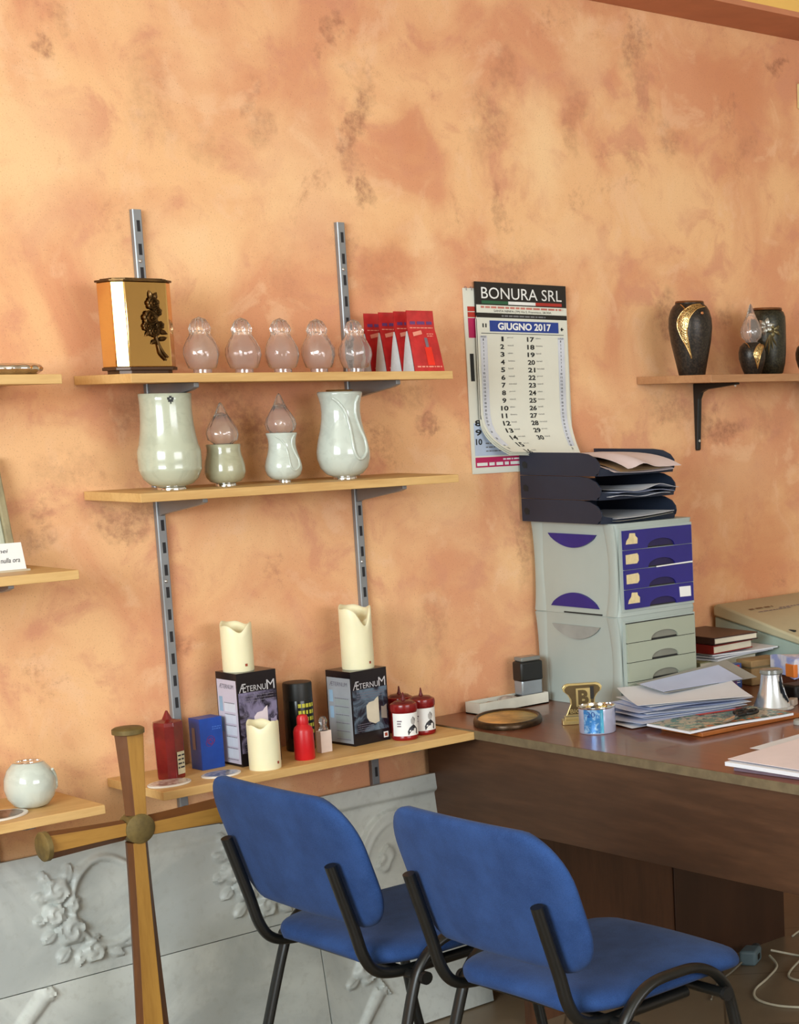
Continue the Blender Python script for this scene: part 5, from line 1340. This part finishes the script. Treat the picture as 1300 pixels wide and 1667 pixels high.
# white papers at the front of the desk
sheet('paper_sheet', 'loose white sheet lying behind the white folder at the right edge', 'paper', (3.035, -1.075, ZD + .0015), .297, .21, 6, lambda u, v: .003 * v + .001, M_PAPER)
g = thing('paper_folder', 'thick white folder of papers at the front edge of the desk', 'folder', (2.868, -1.215, ZD), math.radians(4))
MB().b2(-.165, .165, -.125, .115, 0, .007).obj('lower_pad', mat('mauve_grey_cover', (112, 96, 108), .5), g, bevel=.001, smooth=False)
MB().grid(16, 12, lambda u, v: (-.175 + .35 * u, -.13 + .26 * v, .016 + .004 * v), thick=(0, 0, -.0085)).obj('upper_cover', M_PAPER, g, ang=50)
MB().grid(16, 12, lambda u, v: (-.165 + .34 * u, -.10 + .23 * v, .021 + .004 * v + .003 * u), thick=(0, 0, -.001)).obj('inner_sheet', M_PINKP, g, ang=50)
MB().b2(-.10, .05, -.128, -.100, .0165, .0178).obj('red_edge', M_FRED, g, smooth=False)

# stack of books and papers beyond the drawers
def book(name, label, cat, x0, x1, y0, y1, z0, z1, rz, cover, pages=True):
    g = thing(name, label, cat, ((x0 + x1) / 2, (y0 + y1) / 2, z0), math.radians(rz))
    w, d, h = x1 - x0, y1 - y0, z1 - z0
    t_ = min(.003, h * .2)
    MB().b2(-w/2, w/2, -d/2, d/2, h - t_, h).b2(-w/2, w/2, -d/2, d/2, 0, t_).b2(-w/2, -w/2 + .002, -d/2, d/2, t_, h - t_).obj('cover', cover, g, bevel=.0005, smooth=False)
    MB().b2(-w/2 + .0022, w/2 - .003, -d/2 + .003, d/2 - .003, t_, h - t_).obj('pages', mat('book_pages', (220, 212, 190), .8, var=.03), g, smooth=False)
    return g
M_BK1 = mat('dark_brown_cover', (62, 36, 32), .4); M_BK2 = mat('dark_red_cover', (134, 32, 26), .4)
zb = ZD
for i, (h, m, lb) in enumerate(((.026, mat('beige_cover', (176, 166, 136), .6), 'thick beige bound pad at the bottom of the book stack'), (.020, mat('brown_grey_cover', (120, 110, 88), .6), 'brown-grey pad second from the bottom of the book stack'), (.020, mat('olive_cover', (140, 142, 104), .6), 'olive pad in the middle of the book stack'))):
    book('notepad', lb, 'notepad', 3.440, 3.655 + .010 * i, -.245, -.030, zb, zb + h, -2 + 2 * i, m); zb += h + .0004
for i, lb in enumerate(('white sheet resting lowest on the olive pad', 'creased white sheet under the red book', 'white sheet with a lifted corner under the red book')):
    sheet('paper_sheet', lb, 'paper', (3.590 + .012 * i, -.150 - .006 * i, zb + .003), .24, .22, 8 - 7 * i, (lambda i: lambda u, v: .004 * math.sin(4 * u + i) * (1 - v) * .4 + .001)(i), M_PAPER, .0035); zb += .0062
book('book', 'dark red book under the dark brown one on the stack', 'book', 3.475, 3.640, -.262, -.045, zb + .001, zb + .025, 3, M_BK2); zb += .026
book('book', 'dark brown book lying on top of the stack beside the drawers', 'book', 3.490, 3.655, -.272, -.050, zb + .001, zb + .021, -3, M_BK1)

g = thing('card_box', 'small upright blue and red playing card box beyond the paper pile', 'box', (3.475, -.335, ZD), math.radians(-16))
MB().b2(-.013, .030, -.010, .012, 0, .068).obj('carton', mat('navy_card_carton', (44, 70, 128), .35), g, bevel=.0008, smooth=False)
m = MB(); quad(m, -.002, .024, .056, .064, y=-.0104, mi=0)
for k in range(4): dashes(m, -.004, .024, .014 + .006 * k, .002, y=-.0104, mi=1, seed=k)
quad(m, -.009, .011, .004, .064, lambda a_, b_: (-.0134, a_, b_), mi=2); m.obj('print', [M_FRED, M_CWHITE, mat('sky_blue_print', (90, 150, 190), .4)], g, smooth=False)
g = thing('picture_box', 'small box with purple and orange picture lying beyond the pile', 'box', (3.395, -.385, ZD + .0), math.radians(10))
MB().b2(-.05, .04, -.02, .02, 0, .062).obj('carton', mat('purple_carton', (96, 66, 116), .4, var=.3, vscale=40), g, bevel=.0008, smooth=False)
m = MB(); m.lathe([(0, 0), (.014, 0), (.014, .0006), (0, .0006)], 20); m.obj('picture', mat('orange_picture', (216, 130, 96), .4, var=.2, vscale=60), g, smooth=False, loc=(-.015, -.0202, .045), rot=(PI/2, 0, 0))
g = thing('parcel', 'brown paper parcel beside the card box', 'parcel', (3.590, -.335, ZD), math.radians(-8))
MB().b2(-.055, .055, -.035, .035, 0, .070).obj('wrapping', mat('brown_kraft', (150, 120, 78), .7, var=.1, vscale=20), g, bevel=.003)
MB().b2(-.056, .056, -.036, .036, .048, .053).obj('flap', mat('olive_kraft', (110, 96, 66), .7), g, bevel=.001)
def pack():
    t = NT('blue_white_wrapper'); v = t.coords('Object'); n = t.noise(v, 16, 3, .6, .6)
    t.l(t.mix(t.maprange(n.outputs[0], .42, .58), rgb(150, 158, 204), rgb(210, 206, 214)), t.b.inputs['Base Color']); t.b.inputs['Roughness'].default_value = .4; return t.m
g = thing('wrapped_pack', 'bluish white wrapped pack with orange end at the right edge', 'pack', (3.660, -.455, ZD), math.radians(-14))
MB().grid(12, 12, lambda u, v: (-.085 + .20 * u, -.060 + .12 * v, .080 + .008 * math.sin(5 * u + 3 * v)), thick=(0, 0, -.055)).obj('wrapper', pack(), g, ang=50)
MB().b2(-.088, -.074, -.062, -.02, .030, .066).obj('end_flap', mat('orange_flap', (216, 120, 50), .4), g, bevel=.002)
MB().b2(-.07, .11, -.05, .05, 0, .026).obj('underside_box', mat('dark_brown_box', (86, 44, 28), .5), g, bevel=.001)
g = thing('black_case', 'small black case at the right edge of the desk', 'case', (3.480, -.600, ZD), math.radians(-10))
MB().b2(-.050, .060, -.030, .035, 0, .038).obj('shell', M_PLUG, g, bevel=.006)
MB().b2(-.0505, .0605, -.0305, .0355, .018, .0195).obj('seam', M_SHADOW, g, smooth=False)
tag(MB().prism(rrect(.035, .022, .003), 0, .018).obj('eraser', mat('pinkish_grey_rubber', (176, 160, 146), .7), None, bevel=.002, loc=(3.365, -.665, ZD), rot=(0, 0, .4)), 'small beige eraser right of the silver holder', 'eraser')

# office machine
g = thing('fax_machine', 'beige office machine with sloping lid against the wall at the right edge', 'office machine', (3.735, -.018, ZD), 0)
M_FAX = mat('beige_machine_plastic', (186, 178, 146), .45, var=.02); M_FAXG = mat('pale_green_grey_plastic', (160, 176, 164), .4, var=.02)
m = MB(); m.prism([(0, 0), (0, .150), (-.36, .085), (-.38, .070), (-.38, 0)], 0, .44, 'yz'); m.obj('body', M_FAXG, g, bevel=.004)
m = MB(); m.prism([(0, .152), (0, .184), (-.02, .188), (-.34, .112), (-.36, .100), (-.36, .087)], -.006, .446, 'yz'); m.obj('lid', M_FAX, g, bevel=.006)
m = MB()
def onlid(a_, b_): return (a_, -.02 - b_, .1888 - b_ * .2375)
dashes(m, .05, .15, .07, .010, onlid, mi=0, seed=3); dashes(m, .16, .28, .09, .006, onlid, mi=1, seed=4); dashes(m, .06, .2, .10, .005, onlid, mi=1, seed=6)
m.obj('print', [mat('brown_print', (120, 92, 66), .5), M_GREYP], g, smooth=False)
MB().b2(.02, .030, -.30, -.24, .120, .127).obj('lever', M_SHADOW, g, bevel=.001)

# ------------------------------------------------------------------ cables on the floor
M_CABLE = mat('off_white_cable', (196, 190, 168), .5); M_CABG = mat('grey_cable', (120, 114, 100), .5)
def cable(label, pts, r=.0032, m=None):
    o = MB().tube(pts, r, 8, smooth=8).obj('cable', m or M_CABLE, None); return tag(o, label, 'cable')
z = .0036
cable('off-white cable making a big loop on the floor at the right', [(3.475, -.455, .02), (3.52, -.50, z), (3.53, -.56, z), (3.50, -.66, z + .007), (3.42, -.70, z), (3.37, -.67, z), (3.38, -.61, z), (3.48, -.56, z + .006), (3.62, -.50, z), (3.75, -.46, z)])
cable('off-white cable curving toward the chair legs on the floor', [(3.455, -.470, .012), (3.42, -.53, z), (3.33, -.58, z), (3.24, -.62, z), (3.19, -.68, z), (3.19, -.76, z), (3.24, -.84, z), (3.32, -.90, z), (3.42, -.95, z)], .0032)
cable('grey cable from the socket block running left under the chair', [(3.36, -.455, .015), (3.30, -.47, z), (3.24, -.49, z), (3.18, -.53, z), (3.12, -.58, z)], .0028, M_CABG)
cable('thin off-white cable on the floor right of the cabinet', [(3.645, -.38, z), (3.72, -.36, z), (3.85, -.38, z), (3.98, -.42, z)], .003)
g = thing('hanging_cable', 'thin white cable hanging down at the cabinet corner with dark plug', 'cable', (3.655, -.352, 0), 0)
MB().tube([(0, 0, .72), (.001, .001, .45), (0, 0, .27)], .003, 8).obj('wire', M_CABLE, g)
MB().lathe([(.004, 0), (.006, .008), (.006, .04), (.003, .05)], 12, (0, 0, .222)).obj('plug', mat('dark_brown_plug', (60, 36, 24), .5), g)
g = thing('socket_block', 'small blue-grey socket adapter on the floor by the cabinet', 'socket adapter', (3.405, -.445, 0), math.radians(28))
MB().b2(-.032, .032, -.024, .024, 0, .042).obj('body', mat('blue_grey_plastic', (96, 116, 124), .4), g, bevel=.008, seg=3)
m = MB(); m.prism(rrect(.022, .016, .004, cx=0, cy=.020), -.0248, -.0236, 'xz'); m.obj('socket_hole', M_PLUG, g, smooth=False)
MB().lathe([(.015, 0), (.017, .004), (.016, .03), (.008, .036), (0, .036)], 20).obj('plug', mat('dark_grey_plug', (60, 64, 66), .5), g, loc=(.030, 0, .022), rot=(0, PI/2, 0))
